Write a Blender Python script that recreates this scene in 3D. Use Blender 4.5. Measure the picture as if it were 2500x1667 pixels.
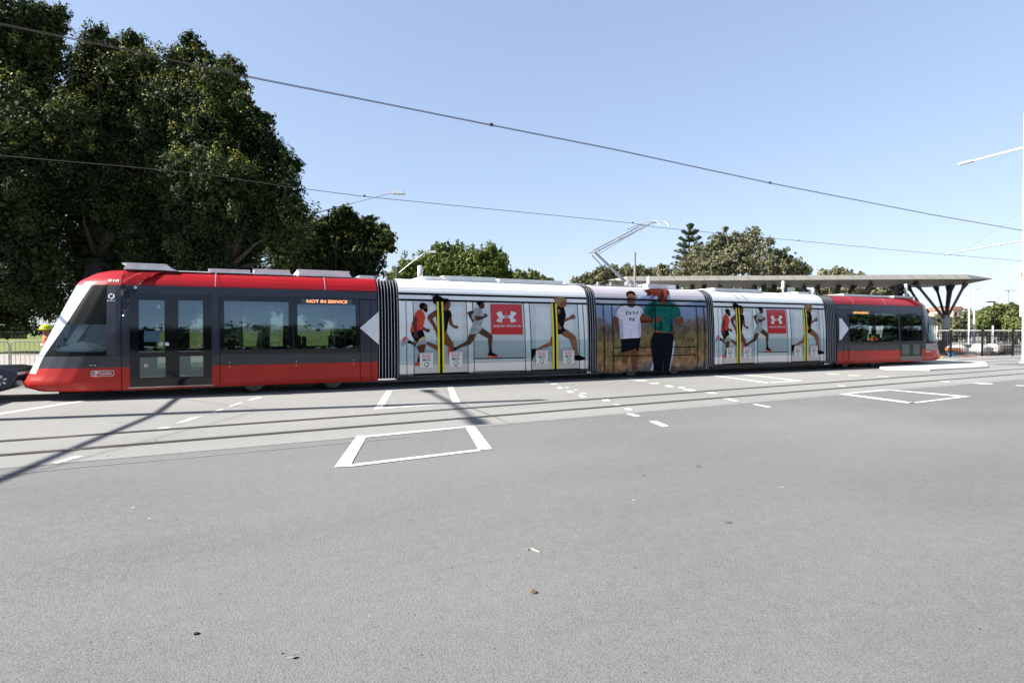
import bpy, bmesh, math, random
import numpy as np
from mathutils import Vector, Matrix
R = math.radians
rnd = random.Random(7)
col = bpy.context.scene.collection
scene = bpy.context.scene
for o in list(bpy.data.objects): bpy.data.objects.remove(o)

# ------------------------------------------------------------------ camera
F, YAW, PIT, ROL, CH = 1400.0, 24.4914, 1.27767, 0.061, 1.5842
_y, _t, _r = R(YAW), R(PIT), R(ROL)
FW = Vector((math.sin(_y)*math.cos(_t), math.cos(_y)*math.cos(_t), -math.sin(_t)))
_rt = Vector((math.cos(_y), -math.sin(_y), 0)); _up = _rt.cross(FW)
RT = _rt*math.cos(_r)+_up*math.sin(_r); UP = _up*math.cos(_r)-_rt*math.sin(_r)
CAM = Vector((0, 0, CH))
cam = bpy.data.cameras.new('camera'); co = bpy.data.objects.new('camera', cam); col.objects.link(co)
co.matrix_world = Matrix(((RT.x, UP.x, -FW.x, 0), (RT.y, UP.y, -FW.y, 0), (RT.z, UP.z, -FW.z, CH), (0, 0, 0, 1)))
cam.sensor_width = 36; cam.lens = F/2500*36; cam.clip_end = 3000; cam.clip_start = 0.05
scene.camera = co

# ------------------------------------------------------------------ sky, sun, exposure
SUN_EL = 38.0; SUN_D = Vector((-0.990, 0.139, 0)).normalized()     # towards the sun, horizontally
w = bpy.data.worlds.new('World'); scene.world = w; w.use_nodes = True
nt = w.node_tree; bg = nt.nodes['Background']
sky = nt.nodes.new('ShaderNodeTexSky'); sky.sky_type = 'NISHITA'; sky.sun_disc = False
sky.sun_elevation = R(SUN_EL); sky.sun_rotation = math.atan2(SUN_D.x, SUN_D.y)
sky.air_density = 1.0; sky.dust_density = 0.6; sky.ozone_density = 1.6
gm = nt.nodes.new('ShaderNodeGamma'); gm.inputs[1].default_value = 0.5; nt.links.new(sky.outputs[0], gm.inputs[0])   # evens the sky out towards the horizon
tc = nt.nodes.new('ShaderNodeTexCoord'); sx = nt.nodes.new('ShaderNodeSeparateXYZ'); nt.links.new(tc.outputs['Generated'], sx.inputs[0])
mz = nt.nodes.new('ShaderNodeMapRange'); mz.inputs[1].default_value = .52; mz.inputs[2].default_value = .80; mz.inputs[3].default_value = 1; mz.inputs[4].default_value = .12; nt.links.new(sx.outputs[2], mz.inputs[0])  # deeper zenith
vs_ = nt.nodes.new('ShaderNodeVectorMath'); vs_.operation = 'MULTIPLY'; nt.links.new(gm.outputs[0], vs_.inputs[0]); vs_.inputs[1].default_value = (.91, .97, 1.13)
vs2 = nt.nodes.new('ShaderNodeVectorMath'); vs2.operation = 'SCALE'; nt.links.new(vs_.outputs[0], vs2.inputs[0]); nt.links.new(mz.outputs[0], vs2.inputs['Scale'])
nt.links.new(vs2.outputs[0], bg.inputs[0]); bg.inputs[1].default_value = 0.178
sl = bpy.data.lights.new('sun', 'SUN'); sl.energy = 4.7; sl.angle = R(0.5); sl.color = (1, 0.95, 0.87)
so = bpy.data.objects.new('sun', sl); col.objects.link(so)
sd = Vector((SUN_D.x*math.cos(R(SUN_EL)), SUN_D.y*math.cos(R(SUN_EL)), math.sin(R(SUN_EL))))
so.rotation_euler = sd.to_track_quat('Z', 'Y').to_euler(); so.location = (0, 0, 60)
scene.view_settings.view_transform = 'Standard'; scene.view_settings.look = 'None'
scene.view_settings.exposure = 1.2; scene.view_settings.gamma = 1
try:
    scene.cycles.max_bounces = 8; scene.cycles.transparent_max_bounces = 16
except Exception: pass

# ------------------------------------------------------------------ pixel helpers (photo is 2500 x 1667)
def ray(px, py): return FW + RT*((px-1250)/F) - UP*((py-833.5)/F)
def PZ(px, py, z): return CAM + ray(px, py)*z
def gp(px, py, z=0.0):
    d = ray(px, py); t = (z-CH)/d.z; return CAM + d*t
def onY(px, py, y):
    d = ray(px, py); return CAM + d*(y/d.y)
def onX(px, py, x):
    d = ray(px, py); return CAM + d*(x/d.x)
def gz(px, z):                      # ground point at camera depth z under pixel column px
    p = PZ(px, 833.5, z); return Vector((p.x, p.y, 0))
def ZM(x0, y0, s): return lambda x, y: (x0+x/s, y0+y/s)
R1 = ZM(0, 600, 3.92); R2 = ZM(450, 600, 3.92); R3 = ZM(920, 640, 4.3556); R3b = ZM(980, 700, 6.273)
R4 = ZM(1420, 520, 3.7333); R4b = ZM(1480, 690, 6.535); R5 = ZM(1720, 660, 6.0316); R6 = ZM(2020, 620, 4.9)
R7 = ZM(750, 880, 2.352); R8 = ZM(1500, 850, 2.352); R9 = ZM(2250, 700, 7.84); RL = ZM(0, 880, 2.352)

# ------------------------------------------------------------------ materials
def mat(name, c, rough=.6, metal=0, var=0, vscale=3, bump=0, bscale=40, spec=.5, coat=0, emis=None, stretch=None, alpha=None):
    m = bpy.data.materials.new(name); m.use_nodes = True
    n = m.node_tree; b = n.nodes['Principled BSDF']
    b.inputs['Base Color'].default_value = (*c, 1); b.inputs['Roughness'].default_value = rough
    b.inputs['Metallic'].default_value = metal; b.inputs['Specular IOR Level'].default_value = spec
    b.inputs['Coat Weight'].default_value = coat; b.inputs['Coat Roughness'].default_value = .04
    if emis: b.inputs['Emission Color'].default_value = (*emis[0], 1); b.inputs['Emission Strength'].default_value = emis[1]
    geo = n.nodes.new('ShaderNodeNewGeometry'); vec = geo.outputs['Position']
    if stretch:
        mp = n.nodes.new('ShaderNodeMapping'); mp.inputs['Scale'].default_value = stretch
        n.links.new(vec, mp.inputs[0]); vec = mp.outputs[0]
    if var:
        t = n.nodes.new('ShaderNodeTexNoise'); t.inputs['Scale'].default_value = vscale; t.inputs['Detail'].default_value = 6
        n.links.new(vec, t.inputs['Vector'])
        mr = n.nodes.new('ShaderNodeMapRange'); mr.inputs[1].default_value = .3; mr.inputs[2].default_value = .7
        mr.inputs[3].default_value = 1-var; mr.inputs[4].default_value = 1+var
        n.links.new(t.outputs[0], mr.inputs[0])
        mx = n.nodes.new('ShaderNodeVectorMath'); mx.operation = 'SCALE'; mx.inputs[0].default_value = c
        n.links.new(mr.outputs[0], mx.inputs['Scale']); n.links.new(mx.outputs[0], b.inputs['Base Color'])
    if bump:
        t = n.nodes.new('ShaderNodeTexNoise'); t.inputs['Scale'].default_value = bscale; t.inputs['Detail'].default_value = 5
        n.links.new(vec, t.inputs['Vector'])
        bp = n.nodes.new('ShaderNodeBump'); bp.inputs['Strength'].default_value = bump; bp.inputs['Distance'].default_value = .02
        n.links.new(t.outputs[0], bp.inputs['Height']); n.links.new(bp.outputs[0], b.inputs['Normal'])
    return m
def ramp(n, stops, interp='LINEAR'):
    r = n.nodes.new('ShaderNodeValToRGB'); r.color_ramp.interpolation = interp
    e = r.color_ramp.elements
    while len(e) > 1: e.remove(e[-1])
    e[0].position = stops[0][0]; e[0].color = (*stops[0][1], 1)
    for p, c in stops[1:]:
        x = e.new(p); x.color = (*c, 1)
    return r
def math_(n, op, a, b=None, c=None):
    x = n.nodes.new('ShaderNodeMath'); x.operation = op
    for i, v in enumerate((a, b, c)):
        if v is None: continue
        if isinstance(v, (int, float)): x.inputs[i].default_value = v
        else: n.links.new(v, x.inputs[i])
    return x.outputs[0]
def noise(n, vec, scale, detail=4, stretch=None, rough=.5):
    if stretch:
        mp = n.nodes.new('ShaderNodeMapping'); mp.inputs['Scale'].default_value = stretch
        n.links.new(vec, mp.inputs[0]); vec = mp.outputs[0]
    t = n.nodes.new('ShaderNodeTexNoise'); t.inputs['Scale'].default_value = scale; t.inputs['Detail'].default_value = detail
    t.inputs['Roughness'].default_value = rough
    n.links.new(vec, t.inputs['Vector']); return t.outputs[0]
def road_mat(name, base, spk, agg=60, patch=.1, stretch=(.25, 1, 1), bump=.5, flecks=False):
    m = bpy.data.materials.new(name); m.use_nodes = True; n = m.node_tree; b = n.nodes['Principled BSDF']
    g = n.nodes.new('ShaderNodeNewGeometry').outputs['Position']
    fine = noise(n, g, agg, 8, rough=.75); mid = noise(n, g, 9, 5)
    big = noise(n, g, .45, 5, stretch=stretch, rough=.6); big2 = noise(n, g, .12, 3)
    vo = n.nodes.new('ShaderNodeTexVoronoi'); vo.inputs['Scale'].default_value = agg*1.6; n.links.new(g, vo.inputs['Vector'])
    k = math_(n, 'MULTIPLY_ADD', math_(n, 'SUBTRACT', fine, .5), spk*2.4, 1.0)
    k = math_(n, 'MULTIPLY_ADD', math_(n, 'SUBTRACT', vo.outputs['Distance'], .45), -spk*.9, k)
    k = math_(n, 'MULTIPLY_ADD', math_(n, 'SUBTRACT', mid, .5), patch*1.2, k)
    k = math_(n, 'MULTIPLY_ADD', math_(n, 'SUBTRACT', big, .5), patch*2.2, k)
    k = math_(n, 'MULTIPLY_ADD', math_(n, 'SUBTRACT', big2, .5), patch*3.2, k)
    # scattered dark spots, worn seams and pale flecks
    sp = noise(n, g, 1.9, 3, stretch=(.6, 1.4, 1)); r = ramp(n, [(0, (1, 1, 1)), (.70, (1, 1, 1)), (.76, (.74, .74, .74))]); n.links.new(sp, r.inputs[0])
    k = math_(n, 'MULTIPLY', k, r.outputs[0])
    if flecks:
        for sc, th, amt in ((1.7, .030, .9), (4.5, .040, .5), (9, .06, .35), (2.6, .022, -.75), (7, .05, -.5)):
            v2 = n.nodes.new('ShaderNodeTexVoronoi'); v2.inputs['Scale'].default_value = sc
            mp = n.nodes.new('ShaderNodeMapping'); mp.inputs['Location'].default_value = (sc*3.1, sc*7.7, 0); n.links.new(g, mp.inputs[0]); n.links.new(mp.outputs[0], v2.inputs['Vector'])
            dd = math_(n, 'LESS_THAN', v2.outputs['Distance'], th); k = math_(n, 'MULTIPLY_ADD', dd, amt, k)
        # coarse, more open texture in two longitudinal wear bands
        wv = noise(n, g, .5, 3, stretch=(1.6, .25, 1)); r2 = ramp(n, [(.45, (0, 0, 0)), (.70, (1, 1, 1))]); n.links.new(wv, r2.inputs[0])
        co_ = noise(n, g, 28, 6, rough=.8); k = math_(n, 'MULTIPLY_ADD', math_(n, 'MULTIPLY', math_(n, 'SUBTRACT', co_, .5), r2.outputs[0]), 1.1, k)
    vm = n.nodes.new('ShaderNodeVectorMath'); vm.operation = 'SCALE'; vm.inputs[0].default_value = base
    n.links.new(k, vm.inputs['Scale']); n.links.new(vm.outputs[0], b.inputs['Base Color'])
    b.inputs['Roughness'].default_value = .85; b.inputs['Specular IOR Level'].default_value = .3
    bp = n.nodes.new('ShaderNodeBump'); bp.inputs['Strength'].default_value = bump; bp.inputs['Distance'].default_value = .012
    n.links.new(math_(n, 'ADD', fine, math_(n, 'MULTIPLY', vo.outputs['Distance'], -.6)), bp.inputs['Height']); n.links.new(bp.outputs[0], b.inputs['Normal'])
    return m
def glass_mat(name, tint, ior=1.7, rough=.01):
    m = bpy.data.materials.new(name); m.use_nodes = True; n = m.node_tree
    n.nodes.remove(n.nodes['Principled BSDF']); out = n.nodes['Material Output']
    tr = n.nodes.new('ShaderNodeBsdfTransparent'); tr.inputs[0].default_value = (*tint, 1)
    gl = n.nodes.new('ShaderNodeBsdfGlossy'); gl.inputs['Roughness'].default_value = rough; gl.inputs[0].default_value = (.72, .93, 1, 1)
    fr = n.nodes.new('ShaderNodeFresnel'); fr.inputs[0].default_value = ior
    mx = n.nodes.new('ShaderNodeMixShader'); n.links.new(fr.outputs[0], mx.inputs[0]); n.links.new(tr.outputs[0], mx.inputs[1]); n.links.new(gl.outputs[0], mx.inputs[2])
    n.links.new(mx.outputs[0], out.inputs[0]); return m
def leaf_mat(name, a, b_, tip, rough=.45, vs=.5):
    m = bpy.data.materials.new(name); m.use_nodes = True; n = m.node_tree; b = n.nodes['Principled BSDF']
    ge = n.nodes.new('ShaderNodeNewGeometry'); g = ge.outputs['Position']
    r = ramp(n, [(.3, a), (.55, b_), (.71, tip)])
    k = math_(n, 'ADD', math_(n, 'MULTIPLY', noise(n, g, vs, 3), .75), math_(n, 'MULTIPLY', ge.outputs['Random Per Island'], .3))
    n.links.new(k, r.inputs[0]); n.links.new(r.outputs[0], b.inputs['Base Color'])
    b.inputs['Roughness'].default_value = rough; b.inputs['Specular IOR Level'].default_value = .2
    tl = n.nodes.new('ShaderNodeBsdfTranslucent'); n.links.new(r.outputs[0], tl.inputs[0])
    mx = n.nodes.new('ShaderNodeMixShader'); mx.inputs[0].default_value = .16
    n.links.new(b.outputs[0], mx.inputs[1]); n.links.new(tl.outputs[0], mx.inputs[2]); n.links.new(mx.outputs[0], n.nodes['Material Output'].inputs[0])
    return m
def wrap_mat(name, k, clouds=.12):        # printed seaside picture of the advertising wrap
    m = bpy.data.materials.new(name); m.use_nodes = True; n = m.node_tree; b = n.nodes['Principled BSDF']
    g = n.nodes.new('ShaderNodeNewGeometry').outputs['Position']
    s = n.nodes.new('ShaderNodeSeparateXYZ'); n.links.new(g, s.inputs[0])
    z = math_(n, 'MULTIPLY', s.outputs[2], 1/3.2)
    r = ramp(n, [(0, (.018, .018, .017)), (.112, (.035, .034, .032)), (.118, (.74, .70, .64)), (.192, (.76, .73, .70)), (.197, (.30, .29, .28)), (.202, (.46, .52, .53)),
                 (.26, (.34, .45, .49)), (.385, (.42, .54, .58)), (.397, (.66, .73, .76)), (.6, (.74, .80, .83)), (.78, (.84, .88, .90)), (1, (.80, .84, .87))])
    n.links.new(z, r.inputs[0])
    c = noise(n, g, 1.1, 5, stretch=(.5, 1, 2.4)); c2 = noise(n, g, 30, 3, stretch=(.25, 1, 1.6))
    f = math_(n, 'MULTIPLY_ADD', math_(n, 'SUBTRACT', c, .5), clouds*2, k)
    f = math_(n, 'MULTIPLY_ADD', math_(n, 'SUBTRACT', c2, .5), .10, f)
    vm = n.nodes.new('ShaderNodeVectorMath'); vm.operation = 'SCALE'; n.links.new(r.outputs[0], vm.inputs[0]); n.links.new(f, vm.inputs['Scale'])
    n.links.new(vm.outputs[0], b.inputs['Base Color']); b.inputs['Roughness'].default_value = .16 if k < .8 else .28
    b.inputs['Coat Weight'].default_value = .12; b.inputs['Coat Roughness'].default_value = .05
    return m
def mural_mat(name):                      # printed desert landscape of the centre section
    m = bpy.data.materials.new(name); m.use_nodes = True; n = m.node_tree; b = n.nodes['Principled BSDF']
    g = n.nodes.new('ShaderNodeNewGeometry').outputs['Position']
    s = n.nodes.new('ShaderNodeSeparateXYZ'); n.links.new(g, s.inputs[0])
    a = noise(n, g, .55, 2, stretch=(1, .01, .01)); d = noise(n, g, 4.5, 5, stretch=(.7, 1, 1.8))
    z = math_(n, 'ADD', s.outputs[2], math_(n, 'MULTIPLY', math_(n, 'SUBTRACT', a, .5), 1.3))
    z = math_(n, 'ADD', z, math_(n, 'MULTIPLY', math_(n, 'SUBTRACT', d, .5), .22))
    z = math_(n, 'MULTIPLY', z, 1/3.2)
    r = ramp(n, [(0, (.16, .13, .13)), (.09, (.17, .13, .12)), (.12, (.32, .17, .08)), (.20, (.30, .16, .05)), (.28, (.14, .10, .03)), (.36, (.22, .16, .05)), (.46, (.13, .10, .05)),
                 (.52, (.13, .08, .06)), (.57, (.16, .12, .12)), (.62, (.20, .26, .42)), (.70, (.22, .31, .55)), (.755, (.27, .36, .60)), (.775, (.62, .66, .78)), (.86, (.70, .66, .74)), (1, (.74, .72, .8))])
    n.links.new(z, r.inputs[0])
    hi = noise(n, g, 7, 6, stretch=(1, 1, .8), rough=.65); f = math_(n, 'MULTIPLY_ADD', math_(n, 'SUBTRACT', hi, .5), math_(n, 'GREATER_THAN', .62, z), 0) if 0 else math_(n, 'MULTIPLY_ADD', math_(n, 'MULTIPLY', math_(n, 'SUBTRACT', hi, .5), math_(n, 'LESS_THAN', z, .60)), 3.2, .74)
    vm = n.nodes.new('ShaderNodeVectorMath'); vm.operation = 'SCALE'; n.links.new(r.outputs[0], vm.inputs[0]); n.links.new(f, vm.inputs['Scale'])
    n.links.new(vm.outputs[0], b.inputs['Base Color']); b.inputs['Roughness'].default_value = .25
    b.inputs['Coat Weight'].default_value = .12; b.inputs['Coat Roughness'].default_value = .05
    return m
M = dict(
 asphalt=road_mat('asphalt', (.204, .205, .207), .52, 75, .20, (.3, 1, 1), .4, True),
 concrete=road_mat('pale_concrete', (.305, .303, .296), .34, 50, .14, (.35, 1, 1), .45, True),
 paving=road_mat('paving', (.42, .38, .36), .2, 30, .1, (1, 1, 1), .3),
 plaza=road_mat('plaza', (.40, .385, .36), .2, 30, .1, (1, 1, 1), .3),
 island=road_mat('island_concrete', (.66, .64, .60), .12, 40, .05, (1, 1, 1), .2),
 grass=mat('grass', (.16, .19, .035), .9, var=.3, vscale=1.2, bump=.6, bscale=14),
 verge=mat('verge_grass', (.09, .15, .025), .9, var=.4, vscale=3, bump=.8, bscale=25),
 paint=mat('white_road_paint', (.78, .78, .76), .6, var=.10, vscale=9, bump=.25, bscale=90),
 worn=mat('worn_road_paint', (.62, .62, .59), .7, var=.22, vscale=14, bump=.25, bscale=90),
 patch=road_mat('sealed_patch', (.27, .27, .27), .25, 50, .15, (1, 1, 1), .3),
 steel=mat('rail_steel', (.20, .18, .17), .38, .75, var=.2, vscale=6, stretch=(.2, 8, 1)),
 jointc=mat('joint_filler', (.12, .115, .11), .9), groove=mat('rail_groove', (.025, .024, .023), .9),
 red=mat('red_paint', (.37, .012, .020), .42, var=.05, vscale=1.5, coat=.12, spec=.3),
 redl=mat('red_gloss_side', (.38, .020, .013), .35, var=.08, vscale=1.5, coat=.10, spec=.3),
 slate=mat('slate_paint', (.026, .031, .046), .22, var=.08, vscale=2, coat=.12, spec=.4),
 slatel=mat('slate_paint_lower', (.042, .042, .050), .26, var=.10, vscale=2, coat=.12, spec=.4),
 black=mat('black_gloss', (.005, .006, .008), .06, spec=.5), blackf=mat('black_screen', (.004, .005, .006), .35, spec=.1),
 blackm=mat('black_matt', (.006, .006, .007), .7, spec=.08),
 seam=mat('seam', (.004, .004, .005), .8, spec=.05),
 rubber=mat('bellows_rubber', (.012, .014, .022), .6, spec=.2),
 ridge=mat('bellows_ridge', (.58, .60, .64), .45),
 silver=mat('silver_paint', (.62, .64, .68), .28, .3, coat=.4),
 white=mat('white_panel', (.70, .72, .74), .35, var=.05, vscale=2),
 roofw=mat('roof_grey', (.86, .87, .88), .45, var=.1, vscale=3),
 rooff=mat('roof_flat', (.34, .35, .37), .6, var=.12, vscale=2),
 alu=mat('aluminium', (.42, .45, .48), .4, .6, var=.1, vscale=5),
 dark=mat('underframe', (.018, .017, .017), .75, var=.3, vscale=8),
 wheel=mat('wheel_steel', (.16, .15, .14), .45, .7, var=.25, vscale=12),
 yellow=mat('yellow_strip', (.72, .62, .02), .4), yel2=mat('yellow_block', (.80, .46, .02), .5),
 wrap=wrap_mat('seaside_wrap', 1.0), film=wrap_mat('seaside_wrap_on_glass', .70, .16), mural=mural_mat('desert_mural'),
 filmf=wrap_mat('film_clear_zone', .80, .2),
 logored=mat('logo_red', (.48, .008, .014), .25, var=.08, vscale=3, coat=.3), logow=mat('logo_white', (.68, .72, .72), .35),
 skin1=mat('print_dark_skin', (.085, .042, .028), .7, spec=.02, var=.25, vscale=14), skin2=mat('print_brown_skin', (.14, .058, .032), .7, spec=.02, var=.3, vscale=14),
 skin3=mat('print_tan_skin', (.22, .10, .06), .7, spec=.02, var=.25, vscale=12), skin4=mat('print_red_skin', (.17, .05, .034), .7, spec=.02, var=.2, vscale=12),
 pred=mat('print_red_shirt', (.55, .06, .045), .7, spec=.02, var=.2, vscale=12), pnavy=mat('print_navy', (.006, .008, .014), .7, spec=.02, var=.3, vscale=12),
 pgrey=mat('print_grey_shirt', (.30, .32, .33), .7, spec=.02, var=.4, vscale=10), phair=mat('print_black_hair', (.004, .004, .005), .7, spec=.02),
 pwhite=mat('print_white_shirt', (.62, .62, .74), .7, spec=.02, var=.12, vscale=9), pgreen=mat('print_green_shirt', (.012, .115, .10), .7, spec=.02, var=.3, vscale=8),
 pshade=mat('print_shirt_fold', (.40, .40, .56), .7, spec=.02, var=.15, vscale=9), pgreend=mat('print_green_fold', (.006, .055, .05), .7, spec=.02, var=.3, vscale=8), pblond=mat('print_blond', (.30, .20, .11), .7, spec=.02, var=.3, vscale=25), phred=mat('print_red_hair', (.085, .020, .013), .7, spec=.02, var=.35, vscale=25),
 pshoe=mat('print_grey_shoe', (.28, .28, .29), .7, spec=.02, var=.4, vscale=30), porange=mat('print_orange_sole', (.6, .12, .06), .7, spec=.02),
 pblue=mat('print_pale_stripe', (.40, .48, .62), .7, spec=.02), stick=mat('sticker', (.62, .62, .62), .4), ttxt=mat('sticker_red_text', (.50, .02, .05), .4),
 sgreen=mat('ring_green', (.10, .40, .08), .4), sblue=mat('ring_blue', (.03, .20, .50), .4), sorange=mat('ring_orange', (.70, .22, .03), .4),
 steal=mat('card_teal', (.02, .10, .12), .4),
 led=mat('led_text', (.1, .03, .01), .5, emis=((1, .33, .12), 1.15)), ledy=mat('led_text_amber', (.1, .05, .01), .5, emis=((1, .40, .06), 1.1)),
 ledbg=mat('led_board', (.035, .085, .13), .3),
 glass=glass_mat('tinted_glass', (.42, .50, .49), 2.5), cglass=glass_mat('cab_glass', (.74, .80, .78), 1.6),
 seat=mat('seat_fabric', (.055, .075, .10), .8, var=.2, vscale=20), inter=mat('interior_panel', (.14, .145, .15), .6), floorm=mat('floor_grey', (.10, .10, .105), .7),
 pole_y=mat('grab_pole', (.55, .55, .1), .4), console=mat('console_grey', (.50, .55, .54), .5), conwhite=mat('blind_white', (.62, .66, .64), .5),
 galv=mat('galvanised', (.36, .37, .38), .42, .6, var=.15, vscale=7), green=mat('green_pole', (.045, .08, .07), .5, var=.1, vscale=4), mastw=mat('mast_white', (.72, .73, .73), .4, var=.04, vscale=3),
 wire=mat('copper_wire', (.09, .075, .075), .5, .5), wood=mat('weathered_wood', (.26, .235, .19), .85, var=.3, vscale=6, stretch=(12, 12, .6)),
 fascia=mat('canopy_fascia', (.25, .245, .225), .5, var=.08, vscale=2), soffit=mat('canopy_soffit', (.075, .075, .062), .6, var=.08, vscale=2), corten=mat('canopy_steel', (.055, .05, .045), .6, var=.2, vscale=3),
 colc=mat('column_concrete', (.27, .26, .25), .75, var=.15, vscale=3),
 fence=mat('black_powder_coat', (.012, .012, .013), .4), mesh=mat('mesh_wire', (.30, .31, .32), .5, .4),
 bark=mat('bark', (.06, .05, .042), .9, var=.35, vscale=5, bump=.6, bscale=12), barkp=mat('pale_bark', (.32, .29, .26), .85, var=.3, vscale=4),
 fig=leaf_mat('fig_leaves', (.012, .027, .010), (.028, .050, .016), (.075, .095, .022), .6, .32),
 figtip=leaf_mat('fig_sunlit_leaves', (.07, .10, .018), (.17, .19, .035), (.36, .35, .06), .5, .8),  # brighter yellow-green, sunlight painted into the colour of the upper tufts
 fig2=leaf_mat('fig_leaves_far', (.010, .024, .009), (.024, .046, .014), (.08, .10, .02), .45, .4),
 plane=leaf_mat('plane_leaves', (.045, .075, .018), (.10, .14, .032), (.17, .20, .05), .5, .35),
 olive=leaf_mat('olive_leaves', (.065, .078, .036), (.15, .155, .085), (.30, .28, .17), .55, .5),
 pine=leaf_mat('pine_needles', (.03, .055, .025), (.055, .085, .04), (.10, .12, .05), .6, .6),
 shrub=leaf_mat('shrub_leaves', (.07, .10, .03), (.125, .155, .05), (.22, .23, .08), .5, .6),
 hill=leaf_mat('hill_leaves', (.03, .045, .02), (.05, .07, .03), (.08, .095, .04), .7, .05),
 bags=mat('white_bulk_bag', (.70, .66, .66), .8, var=.12, vscale=5, bump=.5, bscale=8), pink=mat('pink_wrap', (.62, .35, .34), .8, var=.2, vscale=4),
 brown=mat('brown_crate', (.13, .09, .06), .8, var=.2), orange=mat('orange_plastic', (.42, .17, .07), .5), rust=mat('red_plastic', (.5, .04, .03), .5), bluep=mat('blue_plastic', (.10, .25, .55), .5),
 brick=mat('tan_brick', (.34, .28, .24), .85, var=.12, vscale=1), tile=mat('roof_tile', (.30, .15, .10), .8, var=.1),
 hivis=mat('hi_vis_orange', (.85, .17, .05), .75, var=.1, vscale=20), hivisy=mat('hi_vis_yellow', (.55, .75, .04), .7), helmet=mat('yellow_helmet', (.68, .78, .02), .3),
 navy=mat('navy_cloth', (.02, .025, .045), .85), skin=mat('skin', (.35, .17, .11), .55), reflect=mat('silver_tape', (.65, .65, .62), .35), boot=mat('boot', (.05, .035, .025), .7),
 signw=mat('sign_white', (.75, .75, .75), .4), signr=mat('sign_red', (.62, .05, .04), .4), signb=mat('sign_black', (.02, .02, .02), .5),
 twig=mat('dry_twig', (.52, .48, .40), .8), leafd=mat('dry_leaf', (.28, .17, .07), .8, var=.3, vscale=30), lamp=mat('lamp_lens', (.55, .58, .62), .2),
 car_b=mat('car_dark', (.03, .04, .07), .3, coat=.6),
)
# ------------------------------------------------------------------ mesh building
WL = {}
class MB:
    def __init__(s): s.v = []; s.f = []; s.m = []
    def quad(s, p, m=0):
        i = len(s.v); s.v += [tuple(q) for q in p]; s.f.append(tuple(range(i, i+len(p)))); s.m.append(m)
    def box(s, a, b, m=0, M4=None):
        x0, y0, z0 = a; x1, y1, z1 = b
        P = [(x0, y0, z0), (x1, y0, z0), (x1, y1, z0), (x0, y1, z0), (x0, y0, z1), (x1, y0, z1), (x1, y1, z1), (x0, y1, z1)]
        if M4: P = [tuple(M4 @ Vector(p)) for p in P]
        i = len(s.v); s.v += P
        for q in ((0, 3, 2, 1), (4, 5, 6, 7), (0, 1, 5, 4), (1, 2, 6, 5), (2, 3, 7, 6), (3, 0, 4, 7)): s.f.append(tuple(i+k for k in q)); s.m.append(m)
    def tube(s, pts, r, n=8, m=0, cap=True):
        pts = [Vector(p) for p in pts]; rs = r if isinstance(r, (list, tuple)) else [r]*len(pts)
        base = len(s.v); up = None
        for k, p in enumerate(pts):
            d = (pts[min(k+1, len(pts)-1)]-pts[max(k-1, 0)]).normalized()
            if up is None: up = Vector((0, 0, 1)) if abs(d.z) < .9 else Vector((1, 0, 0))
            a = d.cross(up).normalized(); up2 = a.cross(d).normalized(); up = up2
            for j in range(n):
                t = 2*math.pi*j/n; q = p+(a*math.cos(t)+up2*math.sin(t))*rs[k]; s.v.append(tuple(q))
        for k in range(len(pts)-1):
            for j in range(n):
                s.f.append((base+k*n+j, base+k*n+(j+1) % n, base+(k+1)*n+(j+1) % n, base+(k+1)*n+j)); s.m.append(m)
        if cap:
            s.f.append(tuple(base+j for j in range(n))[::-1]); s.m.append(m)
            s.f.append(tuple(base+(len(pts)-1)*n+j for j in range(n))); s.m.append(m)
    def bar(s, p, q, w_, h_, m=0):      # rectangular bar between two points
        p, q = Vector(p), Vector(q); d = (q-p).normalized(); up = Vector((0, 0, 1)) if abs(d.z) < .95 else Vector((0, 1, 0))
        a = d.cross(up).normalized(); u = a.cross(d).normalized(); L = (q-p).length
        M4 = Matrix(((d.x, a.x, u.x, p.x), (d.y, a.y, u.y, p.y), (d.z, a.z, u.z, p.z), (0, 0, 0, 1)))
        s.box((0, -w_/2, -h_/2), (L, w_/2, h_/2), m, M4)
    def prism(s, poly, h0, h1, axis='y', m=0):  # poly in 2D (x,z) extruded over y, or (x,y) over z
        n = len(poly); i = len(s.v)
        for h in (h0, h1):
            for a, b in poly: s.v.append((a, h, b) if axis == 'y' else (a, b, h))
        s.f.append(tuple(i+k for k in range(n))); s.m.append(m); s.f.append(tuple(i+n+k for k in range(n))[::-1]); s.m.append(m)
        for k in range(n): s.f.append((i+k, i+(k+1) % n, i+n+(k+1) % n, i+n+k)[::-1]); s.m.append(m)
    def disc(s, c, nrm, r, th, n=20, m=0):
        c, nrm = Vector(c), Vector(nrm).normalized(); s.tube([c-nrm*th/2, c+nrm*th/2], r, n, m)
    def add(s, o, m=None):
        i = len(s.v); s.v += o.v; s.f += [tuple(i+k for k in f) for f in o.f]; s.m += [m if m is not None else x for x in o.m]
def link(o, parent=None):
    col.objects.link(o)
    if parent is not None:
        o.parent = parent; o.matrix_parent_inverse = WL[parent.name].inverted()
    return o
def tag(o, label=None, cat=None, group=None, kind=None):
    if label: o['label'] = label
    if cat: o['category'] = cat
    if group: o['group'] = group
    if kind: o['kind'] = kind
    return o
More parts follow.
